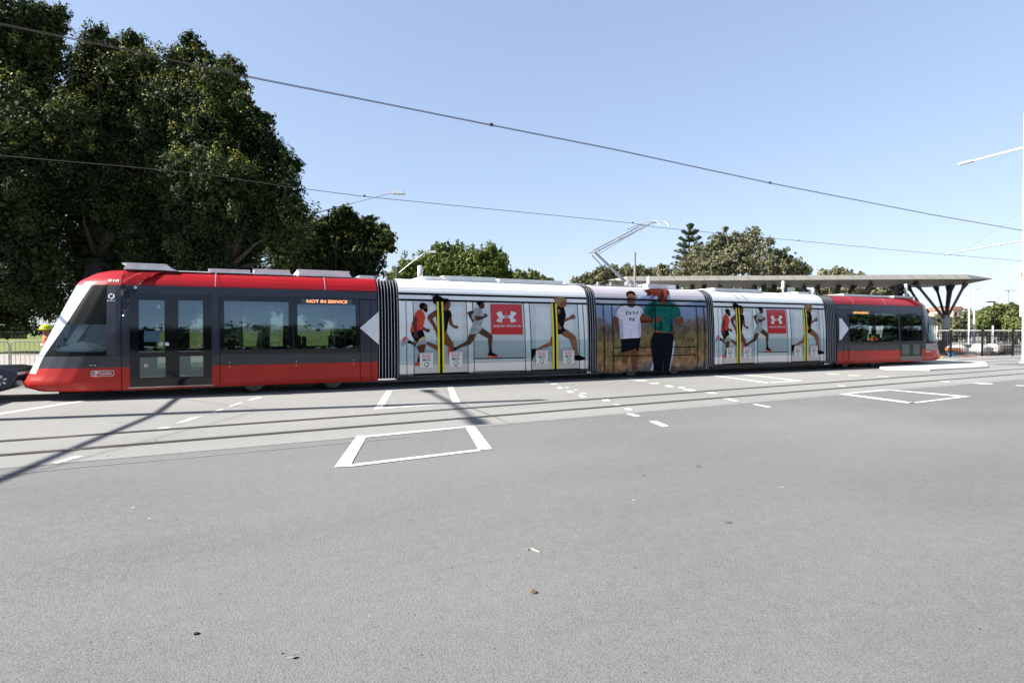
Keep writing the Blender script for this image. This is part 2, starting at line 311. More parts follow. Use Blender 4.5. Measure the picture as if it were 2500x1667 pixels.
def build(name, mb, mats, parent=None, smooth=False, recalc=False, bevel=0, local=False):
    me = bpy.data.meshes.new(name)
    V = np.array(mb.v, dtype=np.float32).reshape(-1, 3)
    if local: c = Vector((0, 0, 0))
    else: c = Vector(((V[:, 0].min()+V[:, 0].max())/2, (V[:, 1].min()+V[:, 1].max())/2, V[:, 2].min()))
    V = V-np.array(c, dtype=np.float32)
    me.from_pydata([tuple(map(float, p)) for p in V], [], mb.f)
    if not isinstance(mats, (list, tuple)): mats = [mats]
    for m in mats: me.materials.append(m if not isinstance(m, str) else M[m])
    me.polygons.foreach_set('material_index', mb.m)
    if smooth: me.polygons.foreach_set('use_smooth', [True]*len(mb.f))
    if recalc:
        bm = bmesh.new(); bm.from_mesh(me); bmesh.ops.recalc_face_normals(bm, faces=bm.faces)
        if bevel: bmesh.ops.bevel(bm, geom=[e for e in bm.edges if e.calc_face_angle(0) > .5], offset=bevel, segments=2, affect='EDGES', profile=.7)
        bm.to_mesh(me); bm.free()
    me.update()
    o = bpy.data.objects.new(name, me); o.location = c
    WL_c = Matrix.Translation(c)
    link(o, parent)
    if parent is not None:
        if local: o.matrix_parent_inverse = Matrix.Identity(4); WL_c = WL[parent.name] @ Matrix.Translation(c)
    WL[o.name] = WL_c
    if smooth:
        try: me.shade_auto_smooth if False else None
        except Exception: pass
    return o
def empty(name, loc, rz=0):
    o = bpy.data.objects.new(name, None); o.empty_display_size = .3; o.location = loc; o.rotation_euler = (0, 0, rz)
    col.objects.link(o); WL[o.name] = Matrix.Translation(Vector(loc)) @ Matrix.Rotation(rz, 4, 'Z'); return o
def copy_tree(o, parent=None):
    c = o.copy(); col.objects.link(c)
    if parent is not None: c.parent = parent
    WL[c.name] = WL[o.name].copy()
    for ch in list(o.children): copy_tree(ch, c)
    return c

# ================================================================== THE SETTING
def sheet(name, pts, z, m, kind='structure'):
    mb = MB(); mb.quad([(p[0], p[1], z) for p in pts]); o = build(name, mb, m); tag(o, kind=kind); return o
sheet('ground', [(-500, -400), (900, -400), (900, 900), (-500, 900)], 0, 'asphalt')
e = lambda x: 8.395+.0622*x           # near edge of the pale track slab
sheet('track_slab', [(-60, e(-60)), (90, e(90)), (90, 18.9), (-60, 18.9)], .004, 'concrete')
vx = 15.5
ybar = gp(60, 893).y
sheet('grass_verge', [(-80, gp(60, 910).y), (vx, gp(60, 910).y), (vx, ybar), (-80, ybar)], .004, 'verge')
sheet('footpath', [(-80, ybar), (vx+90, ybar), (vx+90, gp(60, 864).y), (-80, gp(60, 864).y)], .004, 'paving')
sheet('grass_field', [(-160, gp(60, 864).y), (vx+16, gp(60, 864).y), (vx+60, 260), (-160, 260)], .004, 'grass')
sheet('plaza', [(vx+16, gp(60, 864).y), (160, gp(60, 864).y), (160, 90), (vx+28, 90)], .004, 'plaza')
mb = MB(); mb.box((-80, gp(60, 912).y-.15, 0), (vx, gp(60, 912).y, .13)); tag(build('kerb', mb, 'concrete', recalc=True, bevel=.02), kind='structure')
# asphalt lane crossing between the tracks on the right
sheet('asphalt_strip', [gp(2408, 889)[:2], gp(2500, 884)[:2], gp(2560, 890)[:2], gp(2500, 894)[:2]], .008, 'asphalt')
# rails
def rail(y0, k, x0=-60, x1=90):
    a = math.atan(k); d = Vector((math.cos(a), math.sin(a), 0)); nn = Vector((-d.y, d.x, 0))
    mb = MB(); A = Vector((x0, y0+k*x0, .008)); B = Vector((x1, y0+k*x1, .008))
    for o0, o1, z, m in ((-.040, .025, .011, 0), (.025, .070, .009, 1), (-.070, -.040, .009, 1), (.070, .090, .011, 0)):
        mb.quad([A+nn*o0+Vector((0, 0, z-.008)), B+nn*o0+Vector((0, 0, z-.008)), B+nn*o1+Vector((0, 0, z-.008)), A+nn*o1+Vector((0, 0, z-.008))], m)
    tag(build('rail', mb, ['steel', 'groove']), kind='structure')
rail(10.43, .0687); rail(9.28, .0687); rail(15.62, 0); rail(17.05, 0)
# painted markings -----------------------------------------------------------
def marking(polys, m='paint', z=.008, name='road_marking'):
    mb = MB()
    for zm, pts in polys: mb.quad([gp(*zm(*p), z=z) for p in pts])
    tag(build(name, mb, m, recalc=True), kind='structure')
marking([(R7, [(155, 611), (160, 604), (285, 431), (345, 429), (338, 440), (250, 596), (240, 606)]), (R7, [(345, 429), (905, 377), (908, 385), (338, 440)]),
         (R7, [(905, 375), (955, 374), (970, 385), (1062, 506), (985, 512)]), (R7, [(250, 594), (985, 508), (1000, 517), (240, 608)])])
marking([(R7, [(457, 172), (492, 171), (430, 275), (383, 279)]), (R7, [(805, 152), (835, 150), (882, 242), (836, 246)]), (R7, [(430, 271), (836, 243), (838, 247), (428, 276)])])
marking([(R7, [(500, 169), (806, 152), (806, 154), (500, 171)])], 'worn')
marking([(R8, p) for p in ([(1283, 262), (1330, 262), (1575, 241), (1545, 237)], [(1545, 238), (1590, 238), (2050, 276), (1985, 278)], [(1985, 277), (2050, 276), (1735, 314), (1680, 314)], [(1283, 263), (1345, 262), (1735, 313), (1680, 315)])])
marking([(R8, p) for p in ([(552, 156), (575, 156), (905, 198), (875, 200)], [(735, 151), (760, 151), (1085, 186), (1055, 188)], [(880, 196), (1070, 185), (1085, 187), (895, 199)])])
for p in ([(1342, 118), (1385, 116), (1405, 122), (1365, 125)], [(1395, 133), (1430, 131), (1440, 136), (1405, 139)], [(1430, 152), (1460, 150), (1472, 160), (1443, 163)], [(1478, 153), (1500, 152), (1505, 157), (1485, 158)],
          [(1485, 173), (1512, 171), (1533, 183), (1505, 186)], [(1528, 168), (1548, 167), (1552, 171), (1532, 172)], [(1553, 198), (1578, 196), (1607, 210), (1578, 213)], [(1563, 184), (1600, 184), (1606, 191), (1572, 191)]):
    marking([(R7, p)], 'worn')
for p in ([(1690, 222), (1730, 222), (1742, 232), (1700, 233)], [(1755, 250), (1790, 250), (1808, 258), (1775, 259)], [(1815, 272), (1850, 271), (1872, 283), (1838, 285)]): marking([(R7, p)], 'worn')
for p in ([(1828, 305), (1862, 303), (1916, 318), (1885, 322)], [(1962, 348), (2003, 345), (2080, 376), (2040, 381)]): marking([(R7, p)])
for p in ([(195, 198), (245, 196), (265, 203), (215, 206)], [(285, 212), (320, 211), (345, 222), (305, 224)], [(360, 222), (395, 222), (412, 230), (380, 231)], [(385, 236), (440, 234), (478, 243), (435, 248)], [(50, 170), (90, 172), (110, 180), (75, 178)], [(100, 180), (180, 182), (195, 189), (130, 188)]):
    marking([(R8, p)], 'worn')
for p in ([(520, 252), (570, 252), (600, 260), (550, 262)], [(1205, 143), (1280, 146), (1305, 151), (1230, 149)], [(1335, 153), (1395, 154), (1420, 159), (1350, 158)], [(1280, 213), (1320, 214), (1335, 219), (1290, 218)], [(1500, 160), (1570, 161), (1590, 165), (1520, 164)]): marking([(R8, p)], 'worn')
for p in ([(625, 288), (655, 287), (715, 302), (690, 305)], [(790, 321), (820, 320), (905, 337), (878, 340)], [(1870, 187), (1920, 189), (1930, 193), (1880, 192)], [(2040, 198), (2170, 202), (2172, 207), (2100, 205)], [(2300, 211), (2360, 213), (2360, 217), (2310, 215)]): marking([(R8, p)])
# curved dashed turning line on the left
for p in ([(1420, 225), (1485, 208), (1510, 212), (1440, 228)], [(1310, 262), (1370, 242), (1400, 240), (1330, 262)], [(1210, 298), (1245, 282), (1292, 278), (1240, 298)]): marking([(RL, p)])
for p in ([(1000, 364), (1090, 328), (1165, 318), (1080, 348)], [(900, 392), (930, 382), (992, 378), (960, 391)], [(300, 585), (440, 545), (480, 548), (330, 590)]): marking([(RL, p)], 'worn')
marking([(RL, [(0, 300), (200, 270), (330, 250), (480, 228), (490, 233), (340, 256), (210, 277), (0, 309)])])
marking([(R7, [(375, 262), (455, 180), (500, 180), (440, 225), (480, 262), (430, 268)])], 'patch', .006, 'sealed_patch')
marking([(R7, [(770, 170), (800, 160), (850, 170), (900, 245), (830, 240), (830, 215)])], 'patch', .006, 'sealed_patch')
marking([(R7, [(886, 246), (892, 246), (960, 277), (1075, 320), (1170, 363), (1166, 364), (1072, 323), (955, 280)])], 'jointc', .006, 'slab_joint')
marking([(RL, [(0, 655), (500, 604), (1100, 552), (1800, 486), (2350, 437), (2350, 440), (1800, 489), (1100, 556), (500, 608), (0, 659)])], 'patch', .005, 'slab_joint')
# traffic island
ip = [gp(*p) for p in ((2147, 900), (2150, 893), (2165, 888), (2300, 881.5), (2405, 886), (2413, 898), (2370, 900.5), (2270, 905.5), (2210, 904.5), (2160, 903))]
mb = MB(); mb.prism([(p.x, p.y) for p in ip], 0, .07, 'z'); tag(build('traffic_island', mb, 'island', recalc=True, bevel=.02), kind='structure')

# ================================================================== TREES
def foliage(name, lobes, n, size, m, parent=None, seed=1, flat=.75, clump=.32, core=.40, bridge=True, tips=None):
    g = np.random.default_rng(seed)
    if bridge:
        ex = []
        for i, a in enumerate(lobes):
            for b in lobes[i+1:]:
                d = math.dist(a[:3], b[:3])
                if .5*(a[3]+b[3]) < d < 1.25*(a[3]+b[3]): q = .62*(a[3]+b[3])/2*1.1; ex.append(tuple((a[k]+b[k])/2 for k in range(3))+(q, q, q*.9))
        lobes = list(lobes)+ex
    vol = np.array([l[3]*l[4]+l[4]*l[5] for l in lobes]); cnt = (n*vol/vol.sum()).astype(int)
    C, S, T = [], [], []
    zt = np.percentile([l[2]+l[5] for l in lobes], 45)
    for l, k in zip(lobes, cnt):
        c = np.array(l[:3]); r = np.array(l[3:6])*1.10; rm = r.mean()
        nc = 46
        d = g.normal(size=(nc, 3)); d /= np.linalg.norm(d, axis=1)[:, None]
        cr = g.uniform(.35, 1.0, nc)**.5; tuft = g.random(nc) < .3; cr = np.where(tuft, g.uniform(1.0, 1.28, nc), cr)
        csz = g.uniform(.7, 1.3, nc)*np.where(tuft, .55, 1.0)
        cc = d*cr[:, None]*r*(1-clump*.55)
        idx = g.integers(0, nc, k)
        q = g.normal(size=(k, 3)); q /= np.linalg.norm(q, axis=1)[:, None]
        rad = clump*rm*g.uniform(.25, 1.0, k)**.5*csz[idx]
        p = c+cc[idx]+q*rad[:, None]*np.stack([np.ones(k), np.ones(k), np.where(tuft[idx], 1.5, flat)], 1)
        nn = q*.9+d[idx]*.5+g.normal(size=(k, 3))*.55+np.array([0, 0, .35])
        C.append(np.hstack([p, nn])); S.append(size*g.uniform(.55, 1.25, k)); T.append((tuft[idx] & (q[:, 2] > -.2) & (p[:, 2] > zt*.8) & (g.random(k) < .75)) | ((d[idx][:, 2] > .45) & (q[:, 2] > .3) & (g.random(k) < .30) & (p[:, 2] > zt*.6)))  # T picks upper outer leaves that get the painted sunlit colour
        kk = int(k*core)
        if kk:
            q = g.normal(size=(kk, 3)); q /= np.linalg.norm(q, axis=1)[:, None]
            p = c+q*r*g.uniform(.1, .72, kk)[:, None]
            C.append(np.hstack([p, g.normal(size=(kk, 3))])); S.append(size*1.9*g.uniform(.7, 1.3, kk)); T.append(np.zeros(kk, bool))
    A = np.vstack(C); s = np.concatenate(S); N = len(A)
    P = A[:, :3]; nn = A[:, 3:]; nn /= np.linalg.norm(nn, axis=1)[:, None]
    P[:, 2] = np.maximum(P[:, 2], .15)
    t = g.normal(size=(N, 3)); u = np.cross(nn, t); u /= np.linalg.norm(u, axis=1)[:, None]; v = np.cross(nn, u)
    u *= s[:, None]*.5; v *= s[:, None]*.36
    V = np.stack([P-u, P-v+nn*s[:, None]*.06, P+u, P+v+nn*s[:, None]*.06], axis=1).reshape(-1, 3).astype(np.float32)
    base = V.mean(axis=0); base[2] = V[:, 2].min(); V -= base
    me = bpy.data.meshes.new(name); me.vertices.add(4*N); me.vertices.foreach_set('co', V.ravel())
    me.loops.add(4*N); me.polygons.add(N); me.loops.foreach_set('vertex_index', np.arange(4*N, dtype=np.int32))
    me.polygons.foreach_set('loop_start', np.arange(0, 4*N, 4, dtype=np.int32)); me.polygons.foreach_set('loop_total', np.full(N, 4, dtype=np.int32))
    me.materials.append(M[m])
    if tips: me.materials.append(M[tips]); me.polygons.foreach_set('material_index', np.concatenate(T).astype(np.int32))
    me.update(calc_edges=True); me.validate()
    o = bpy.data.objects.new(name, me); o.location = [float(b) for b in base]; WL[name] = None
    link(o, parent); WL[o.name] = Matrix.Translation(Vector(o.location)); return o
def lobes_px(L, z, dz=0, seed=0, flat=.95):
    rr = random.Random(seed); out = []
    for (px, py, r) in L:
        zz = z+dz*rr.uniform(-1, 1); p = PZ(px, py, zz); q = r*zz/F
        out.append((p.x, p.y, p.z, q, q*.95, q*flat))
    return out
def tree(name, label, trunk_px, z, L, n, size, m, dz=1.5, seed=1, tr=.4, group=None, clump=.32, bark='bark', core=.40, extra_trunks=(), low=None):
    base = gz(trunk_px, z); root = empty(name, base)
    tag(root, label, 'tree', group)
    lb = lobes_px(L, z, dz, seed)
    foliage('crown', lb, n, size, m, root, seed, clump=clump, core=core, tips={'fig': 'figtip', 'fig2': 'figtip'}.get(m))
    mb = MB(); rr = random.Random(seed)
    top = max(lb, key=lambda l: l[2]); fork = base+Vector((0, 0, max(1.6, (sum(l[2] for l in lb)/len(lb))*.45)))
    mb.tube([base, base+Vector((rr.uniform(-.1, .1), rr.uniform(-.1, .1), fork.z*.5)), fork], [tr*1.35, tr, tr*.85], 10)
    for l in lb:
        c = Vector(l[:3]); mid = fork.lerp(c, .5)+Vector((rr.uniform(-.4, .4), rr.uniform(-.4, .4), rr.uniform(0, .8)))
        end = fork.lerp(c, .78); mid = fork.lerp(c, .45)+Vector((rr.uniform(-.5, .5), rr.uniform(-.5, .5), rr.uniform(-.3, .3))); mb.tube([fork, mid, end], [tr*.3, tr*.12, tr*.03], 7)
        for k in range(3 if bark == 'barkp' else 0):
            dv = Vector((rr.uniform(-1, 1), rr.uniform(-1, 1), rr.uniform(-.2, 1))).normalized()*l[3]*.55
            mb.tube([mid.lerp(c, .5), c+dv*.5, c+dv], [tr*.08, tr*.04, tr*.015], 5)
    for tx in extra_trunks:
        b = gz(tx, z+rr.uniform(-1, 1)); mb.tube([b, b+Vector((.2, 0, 2)), fork.lerp(b, .5)+Vector((0, 0, 3))], [tr*.6, tr*.5, tr*.3], 8)
    build('trunk', mb, bark, root, smooth=True)
    return root
G1 = 'large dark fig trees behind the tram'
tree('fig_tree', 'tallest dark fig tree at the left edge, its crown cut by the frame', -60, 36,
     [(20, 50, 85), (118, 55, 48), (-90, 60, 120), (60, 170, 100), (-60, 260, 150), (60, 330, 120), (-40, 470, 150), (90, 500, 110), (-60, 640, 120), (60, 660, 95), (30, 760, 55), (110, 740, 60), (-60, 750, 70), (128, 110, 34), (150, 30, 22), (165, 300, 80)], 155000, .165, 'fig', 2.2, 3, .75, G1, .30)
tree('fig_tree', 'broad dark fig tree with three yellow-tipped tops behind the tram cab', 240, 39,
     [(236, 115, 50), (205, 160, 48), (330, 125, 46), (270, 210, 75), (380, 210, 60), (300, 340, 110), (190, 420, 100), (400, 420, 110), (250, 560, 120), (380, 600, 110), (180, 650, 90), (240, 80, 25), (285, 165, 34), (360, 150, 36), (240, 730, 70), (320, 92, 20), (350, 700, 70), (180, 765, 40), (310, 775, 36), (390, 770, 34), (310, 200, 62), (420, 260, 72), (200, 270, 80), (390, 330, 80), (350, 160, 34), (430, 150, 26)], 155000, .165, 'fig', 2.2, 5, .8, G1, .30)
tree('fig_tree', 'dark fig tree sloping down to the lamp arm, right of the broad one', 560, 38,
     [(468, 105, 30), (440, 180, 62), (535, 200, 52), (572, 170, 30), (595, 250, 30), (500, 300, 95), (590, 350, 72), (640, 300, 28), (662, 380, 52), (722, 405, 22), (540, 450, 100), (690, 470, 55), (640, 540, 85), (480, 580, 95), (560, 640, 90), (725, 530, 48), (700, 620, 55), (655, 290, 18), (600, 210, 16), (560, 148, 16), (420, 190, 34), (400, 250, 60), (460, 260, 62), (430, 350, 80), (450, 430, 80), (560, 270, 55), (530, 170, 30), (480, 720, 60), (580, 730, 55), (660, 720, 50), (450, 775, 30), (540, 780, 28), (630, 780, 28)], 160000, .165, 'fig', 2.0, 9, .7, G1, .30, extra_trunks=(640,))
tree('round_tree', 'rounded dark tree standing under the end of the long lamp arm', 830, 48,
     [(800, 560, 42), (850, 545, 40), (905, 575, 42), (935, 595, 30), (950, 578, 18), (830, 630, 62), (900, 640, 42), (762, 590, 55), (875, 680, 38), (790, 680, 50), (820, 525, 20), (845, 515, 16), (905, 540, 18), (935, 560, 16), (955, 605, 14), (730, 640, 55), (740, 730, 50), (820, 740, 45), (890, 735, 40), (770, 785, 22), (850, 785, 22)], 42000, .24, 'fig2', 2.0, 11, .5, None, .28)
tree('plane_tree', 'bright green broad tree behind the first white tram section', 1120, 85,
     [(1000, 665, 42), (1050, 640, 36), (1070, 612, 24), (1115, 615, 27), (1150, 640, 40), (1198, 617, 26), (1212, 650, 34), (1100, 660, 45), (965, 680, 26), (1180, 680, 40), (1050, 685, 40), (1225, 630, 16), (1240, 680, 24)], 30000, .34, 'plane', 3, 13, .6, None, .25)
tree('plane_tree', 'paler small tree right of the bright green broad tree', 1290, 80,
     [(1270, 678, 20), (1300, 680, 20), (1325, 688, 16), (1345, 692, 12)], 6000, .30, 'shrub', 2, 14, .35, None, .3)
tree('gum_tree', 'low grey green tree behind the raised pantograph', 1480, 100,
     [(1410, 690, 16), (1435, 682, 20), (1470, 668, 22), (1500, 668, 22), (1460, 690, 24)], 9000, .36, 'olive', 2, 16, .4, None, .3)
tree('gum_tree', 'low grey green tree behind the wooden pole', 1580, 105,
     [(1530, 665, 20), (1560, 662, 18), (1590, 670, 16), (1620, 660, 18), (1570, 685, 24), (1625, 680, 20)], 9000, .36, 'olive', 2, 17, .4, None, .3)
tree('fig_tree', 'big grey green tree with pale limbs above the canopy roof', 1800, 72,
     [(1678, 655, 30), (1715, 630, 34), (1752, 592, 24), (1795, 590, 26), (1838, 582, 24), (1862, 612, 28), (1905, 622, 22), (1935, 645, 24), (1965, 660, 20), (1800, 640, 42), (1860, 655, 36), (1740, 655, 36), (1652, 678, 20), (1905, 665, 28), (1770, 560, 8), (1845, 562, 10), (1700, 605, 10), (1880, 590, 12)], 30000, .28, 'olive', 3, 19, .6, None, .27, bark='barkp', core=.08)
tree('fig_tree', 'olive tree just right of the big grey green one above the canopy', 2060, 75,
     [(2010, 672, 16), (2040, 668, 16), (2060, 672, 18), (2100, 678, 14), (2070, 705, 34), (2020, 710, 34), (2110, 712, 32), (2148, 718, 26), (2170, 720, 12)], 15000, .3, 'olive', 3, 21, .5, None, .3)
tree('fig_tree', 'dark tree seen under the canopy roof behind the second white section', 1850, 66,
     [(1700, 720, 26), (1760, 722, 28), (1820, 722, 28), (1880, 722, 28), (1940, 722, 28), (1640, 722, 24)], 12000, .3, 'fig2', 2, 23, .5, None, .3)
tree('round_tree', 'leafy green tree at the right behind the white temporary fence', 2420, 62,
     [(2400, 780, 26), (2430, 770, 26), (2460, 768, 24), (2395, 800, 20), (2490, 775, 30), (2450, 800, 30), (2500, 800, 30), (2415, 760, 14), (2440, 752, 12)], 15000, .30, 'shrub', 2, 25, .3, None, .3)
tree('conifer', 'pointed yellow green conifer beside the white mast at right', 2478, 58,
     [(2478, 752, 10), (2476, 766, 16), (2480, 784, 22), (2484, 803, 26), (2470, 742, 5)], 9000, .22, 'shrub', 1, 27, .2, None, .3)
tree('round_tree', 'scrubby olive bushes behind the canopy column at right', 2330, 70,
     [(2300, 790, 22), (2330, 795, 20), (2352, 790, 24), (2375, 790, 20), (2290, 775, 10), (2360, 770, 14), (2315, 808, 20), (2350, 812, 20)], 10000, .26, 'olive', 3, 29, .25, None, .3)
# norfolk pine: tiers of drooping branches
def norfolk():
    z = 92; base = gz(1683, z); top = PZ(1683, 553, z); root = empty('norfolk_pine', base)
    tag(root, 'dark tiered pine standing tall left of the big grey green tree', 'pine tree')
    mb = MB(); mb.tube([base, (base+top)/2, top], [.35, .22, .04], 8); build('trunk', mb, 'bark', root)
    g = random.Random(3); lobes = []; H = top.z-base.z
    for k in range(12):
        t = k/11; zz = base.z+H*(.36+.62*t); Rr = (1-t)**.6*3.4+.3
        nb = 9
        for j in range(nb):
            a = 2*math.pi*(j+g.random()*.6)/nb
            for s in (.35, .6, .85, 1.05):
                lobes.append((base.x+math.cos(a)*Rr*s, base.y+math.sin(a)*Rr*s, zz+.5*s*s*(1.0), .30, .30, .17))
    foliage('crown', lobes, 26000, .2, 'pine', root, 5, clump=.6, core=0, bridge=False)
norfolk()
# low wooded hill behind the camera, seen only in the tram's windows
hb = []
g = random.Random(5)
for k in range(60):
    x = -110+k*5.5; y = -58+g.uniform(-6, 6); r = g.uniform(4.5, 6.5); hb.append((x, y, g.uniform(5.6, 6.6)+1.0*math.sin(k*.35)+max(0, min(10, (x-65)*.25)), 5.5, r, r*.75)); hb.append((x, y-3, 6, 5, 5, 5)); hb.append((x+2, y+2, 3, 5, 4, 4))
h = foliage('far_woodland', hb, 60000, 1.1, 'hill', None, 8, clump=.4, core=.3, bridge=False)
tag(h, 'dark wooded rise across the road mirrored in the tram windows', 'woodland', kind='stuff')

# ================================================================== THE TRAM
YT = 15.074; WID = 2.65; YC = YT+WID/2
TIPL = [(.18, -4.30), (.30, -4.58), (.42, -4.62), (.55, -4.52), (2.63, -3.62), (2.85, -3.32), (2.95, -3.05), (3.1, -2.9)]
PROF = [(.15, .07), (.21, .05), (.36, 0), (1.0, 0), (1.5, .012), (2.0, .045), (2.3, .075), (2.54, .11), (2.60, .125), (2.70, .17), (2.79, .245), (2.87, .36), (2.92, .50), (2.95, .68)]
ZL = [.21, .36, 1.0, 1.12, 1.25, 1.37, 1.5, 1.62, 1.75, 1.87, 2.0, 2.15, 2.3, 2.42, 2.54, 2.60, 2.65, 2.70, 2.75, 2.79, 2.83, 2.87, 2.90, 2.92]
PLAN = [(-1, 1.325), (0, 1.325), (.015, 1.1), (.04, .86), (.12, .58), (.28, .36), (.50, .22), (.75, .11), (1.05, .035), (1.4, 0), (99, 0)]
def ip1(T, v):
    if v <= T[0][0]: return T[0][1]
    for (a, b), (c, d) in zip(T, T[1:]):
        if v <= c: return b+(d-b)*(v-a)/(c-a) if c > a else d
    return T[-1][1]
def tipL(z): return ip1(TIPL, z)
def tipR(z): return 23.80-tipL(z)
def prof(z): return ip1(PROF, z) if z < 1.0 or z > 2.54 else .11*((z-1.0)/1.54)**2
def inset(x, z):
    d = min(x-tipL(z), tipR(z)-x)
    return min(1.325, prof(z)+(ip1(PLAN, d) if d < 1.4 else 0))
def tp(px, py):                     # pixel -> (x, z) on the tram's curved side
    y = YT
    for _ in range(8):
        p = onY(px, py, y); y = y*.4+.6*(YT+inset(p.x, p.z))
    return (p.x, p.z)
def side(x, z, off=0, far=False):
    y = inset(x, z)-off
    return (x, YT+WID-y, z) if far else (x, YT+y, z)
def skin_poly(mb, pts, off, m=0, far=False, xcuts=()):
    """flat polygon in (x,z), cut along the body's curve and wrapped on it"""
    bm = bmesh.new(); vs = [bm.verts.new((p[0], 0, p[1])) for p in pts]
    try: f = bm.faces.new(vs)
    except Exception: bm.free(); return
    if len(pts) > 4: bmesh.ops.triangulate(bm, faces=bm.faces[:])
    z0 = min(p[1] for p in pts); z1 = max(p[1] for p in pts); x0 = min(p[0] for p in pts); x1 = max(p[0] for p in pts)
    zl = list(ZL)
    xc = list(xcuts)
    if x0 < -2.9: xc += [x0+.09*i for i in range(1, 22)]; zl += [.55, .7, .85]
    if x1 > 26.7: xc += [x1-.09*i for i in range(1, 22)]; zl += [.55, .7, .85]
    for z in zl:
        if z0+1e-4 < z < z1-1e-4: bmesh.ops.bisect_plane(bm, geom=bm.verts[:]+bm.edges[:]+bm.faces[:], plane_co=(0, 0, z), plane_no=(0, 0, 1))
    for x in xc:
        if x0+1e-4 < x < x1-1e-4: bmesh.ops.bisect_plane(bm, geom=bm.verts[:]+bm.edges[:]+bm.faces[:], plane_co=(x, 0, 0), plane_no=(1, 0, 0))
    bm.verts.ensure_lookup_table(); i = len(mb.v)
    idx = {v: k for k, v in enumerate(bm.verts)}
    for v in bm.verts: mb.v.append(side(v.co.x, v.co.z, off, far))
    for f in bm.faces:
        f.normal_update(); q = [i+idx[v] for v in f.verts]
        if (f.normal.y > 0) != far: q.reverse()
        mb.f.append(tuple(q)); mb.m.append(m)
    bm.free()
def P(zm, *pts): return [tp(*zm(*p)) for p in pts]
def rect(x0, z0, x1, z1): return [(x0, z0), (x1, z0), (x1, z1), (x0, z1)]
def brect(zm, pts):                 # axis-aligned (x,z) rectangle of a pixel box
    q = P(zm, *pts); xs = sorted(p[0] for p in q); zs = sorted(p[1] for p in q); n = len(q)//2
    return (sum(xs[:n])/n, sum(zs[:n])/n, sum(xs[n:])/n, sum(zs[n:])/n)
def strip(mb, a, b, w_, off, m=0, far=False):
    a = Vector(a); b = Vector(b); d = (b-a).normalized(); n = Vector((-d.y, d.x))*w_/2
    skin_poly(mb, [a-n, b-n, b+n, a+n], off, m, far)
def wall(mb, x0, z0, x1, z1, holes, m_of, far=False, off=0):
    xs = sorted({x0, x1, *[h[0] for h in holes], *[h[2] for h in holes]}); zs = sorted({z0, z1, .72, *[h[1] for h in holes], *[h[3] for h in holes]})
    xs = [x for x in xs if x0 <= x <= x1]; zs = [z for z in zs if z0 <= z <= z1]
    for a, b in zip(xs, xs[1:]):
        for c, d in zip(zs, zs[1:]):
            cx, cz = (a+b)/2, (c+d)/2
            if any(h[0] < cx < h[2] and h[1] < cz < h[3] for h in holes): continue
            skin_poly(mb, rect(a, c, b, d), off, m_of(cz), far)
def ring(mb, o_, i_, off, m=0, far=False):
    (a, b, c, d), (e_, f_, g_, h_) = o_, i_
    for q in (rect(a, b, c, f_), rect(a, h_, c, d), rect(a, f_, e_, h_), rect(g_, f_, c, h_)):
        if q[1][0]-q[0][0] > .002 and q[2][1]-q[1][1] > .002: skin_poly(mb, q, off, m, far)
def profile_loop(x, ext=0.0, zt=2.95):
    pts = [(YT+inset(x, z)-ext, z) for z in [.21, .36, 1.0, 1.5, 2.0, 2.3, 2.54, 2.65, 2.75, 2.83, 2.90, 2.945]]
    top = [(YC-.5, 2.965), (YC+.5, 2.965)]
    return pts+top+[(YT+WID-(y-YT), z) for y, z in pts[::-1]]
tram = empty('tram', (11.9, YC, 0))
tag(tram, 'long five-section red, white and grey tram with running advertisement crossing the road', 'tram')
XS = dict(c1=(-2.60, 3.02), c2=(3.59, 9.43), c3=(9.755, 14.205), c4=(14.54, 20.125), c5=(20.79, 26.38))
# text laid on the side
_tc = {}
def text2d(s):
    if s in _tc: return _tc[s]
    c = bpy.data.curves.new('txt', 'FONT'); c.body = s; c.resolution_u = 2
    o = bpy.data.objects.new('txt', c); col.objects.link(o); dg = bpy.context.evaluated_depsgraph_get()
    me = bpy.data.meshes.new_from_object(o.evaluated_get(dg))
    V = [(v.co.x, v.co.y) for v in me.vertices]; Fc = [tuple(p.vertices) for p in me.polygons]
    bpy.data.objects.remove(o); bpy.data.curves.remove(c); bpy.data.meshes.remove(me)
    x0 = min(v[0] for v in V); x1 = max(v[0] for v in V); y0 = min(v[1] for v in V); y1 = max(v[1] for v in V)
    V = [((v[0]-x0)/(x1-x0), (v[1]-y0)/(y1-y0)) for v in V]; _tc[s] = (V, Fc); return _tc[s]
def text_side(mb, s, x0, z0, x1, z1, off, m=0, bold=0):
    V, Fc = text2d(s)
    for dx in ((0,) if not bold else (-bold, 0, bold)):
        i = len(mb.v)
        for u, v in V:
            x = x0+(x1-x0)*u+dx; z = z0+(z1-z0)*v; mb.v.append(side(x, z, off+abs(dx)*.01))
        for f in Fc: mb.f.append(tuple(i+k for k in f)); mb.m.append(m)
def text_plane(mb, s, O_, U, V_, m=0, n=0):     # O corner, U width vector, V height vector
    V, Fc = text2d(s); i = len(mb.v)
    for u, v in V: mb.v.append(tuple(Vector(O_)+Vector(U)*u+Vector(V_)*v))
    for f in Fc: mb.f.append(tuple(i+k for k in f)); mb.m.append(m)

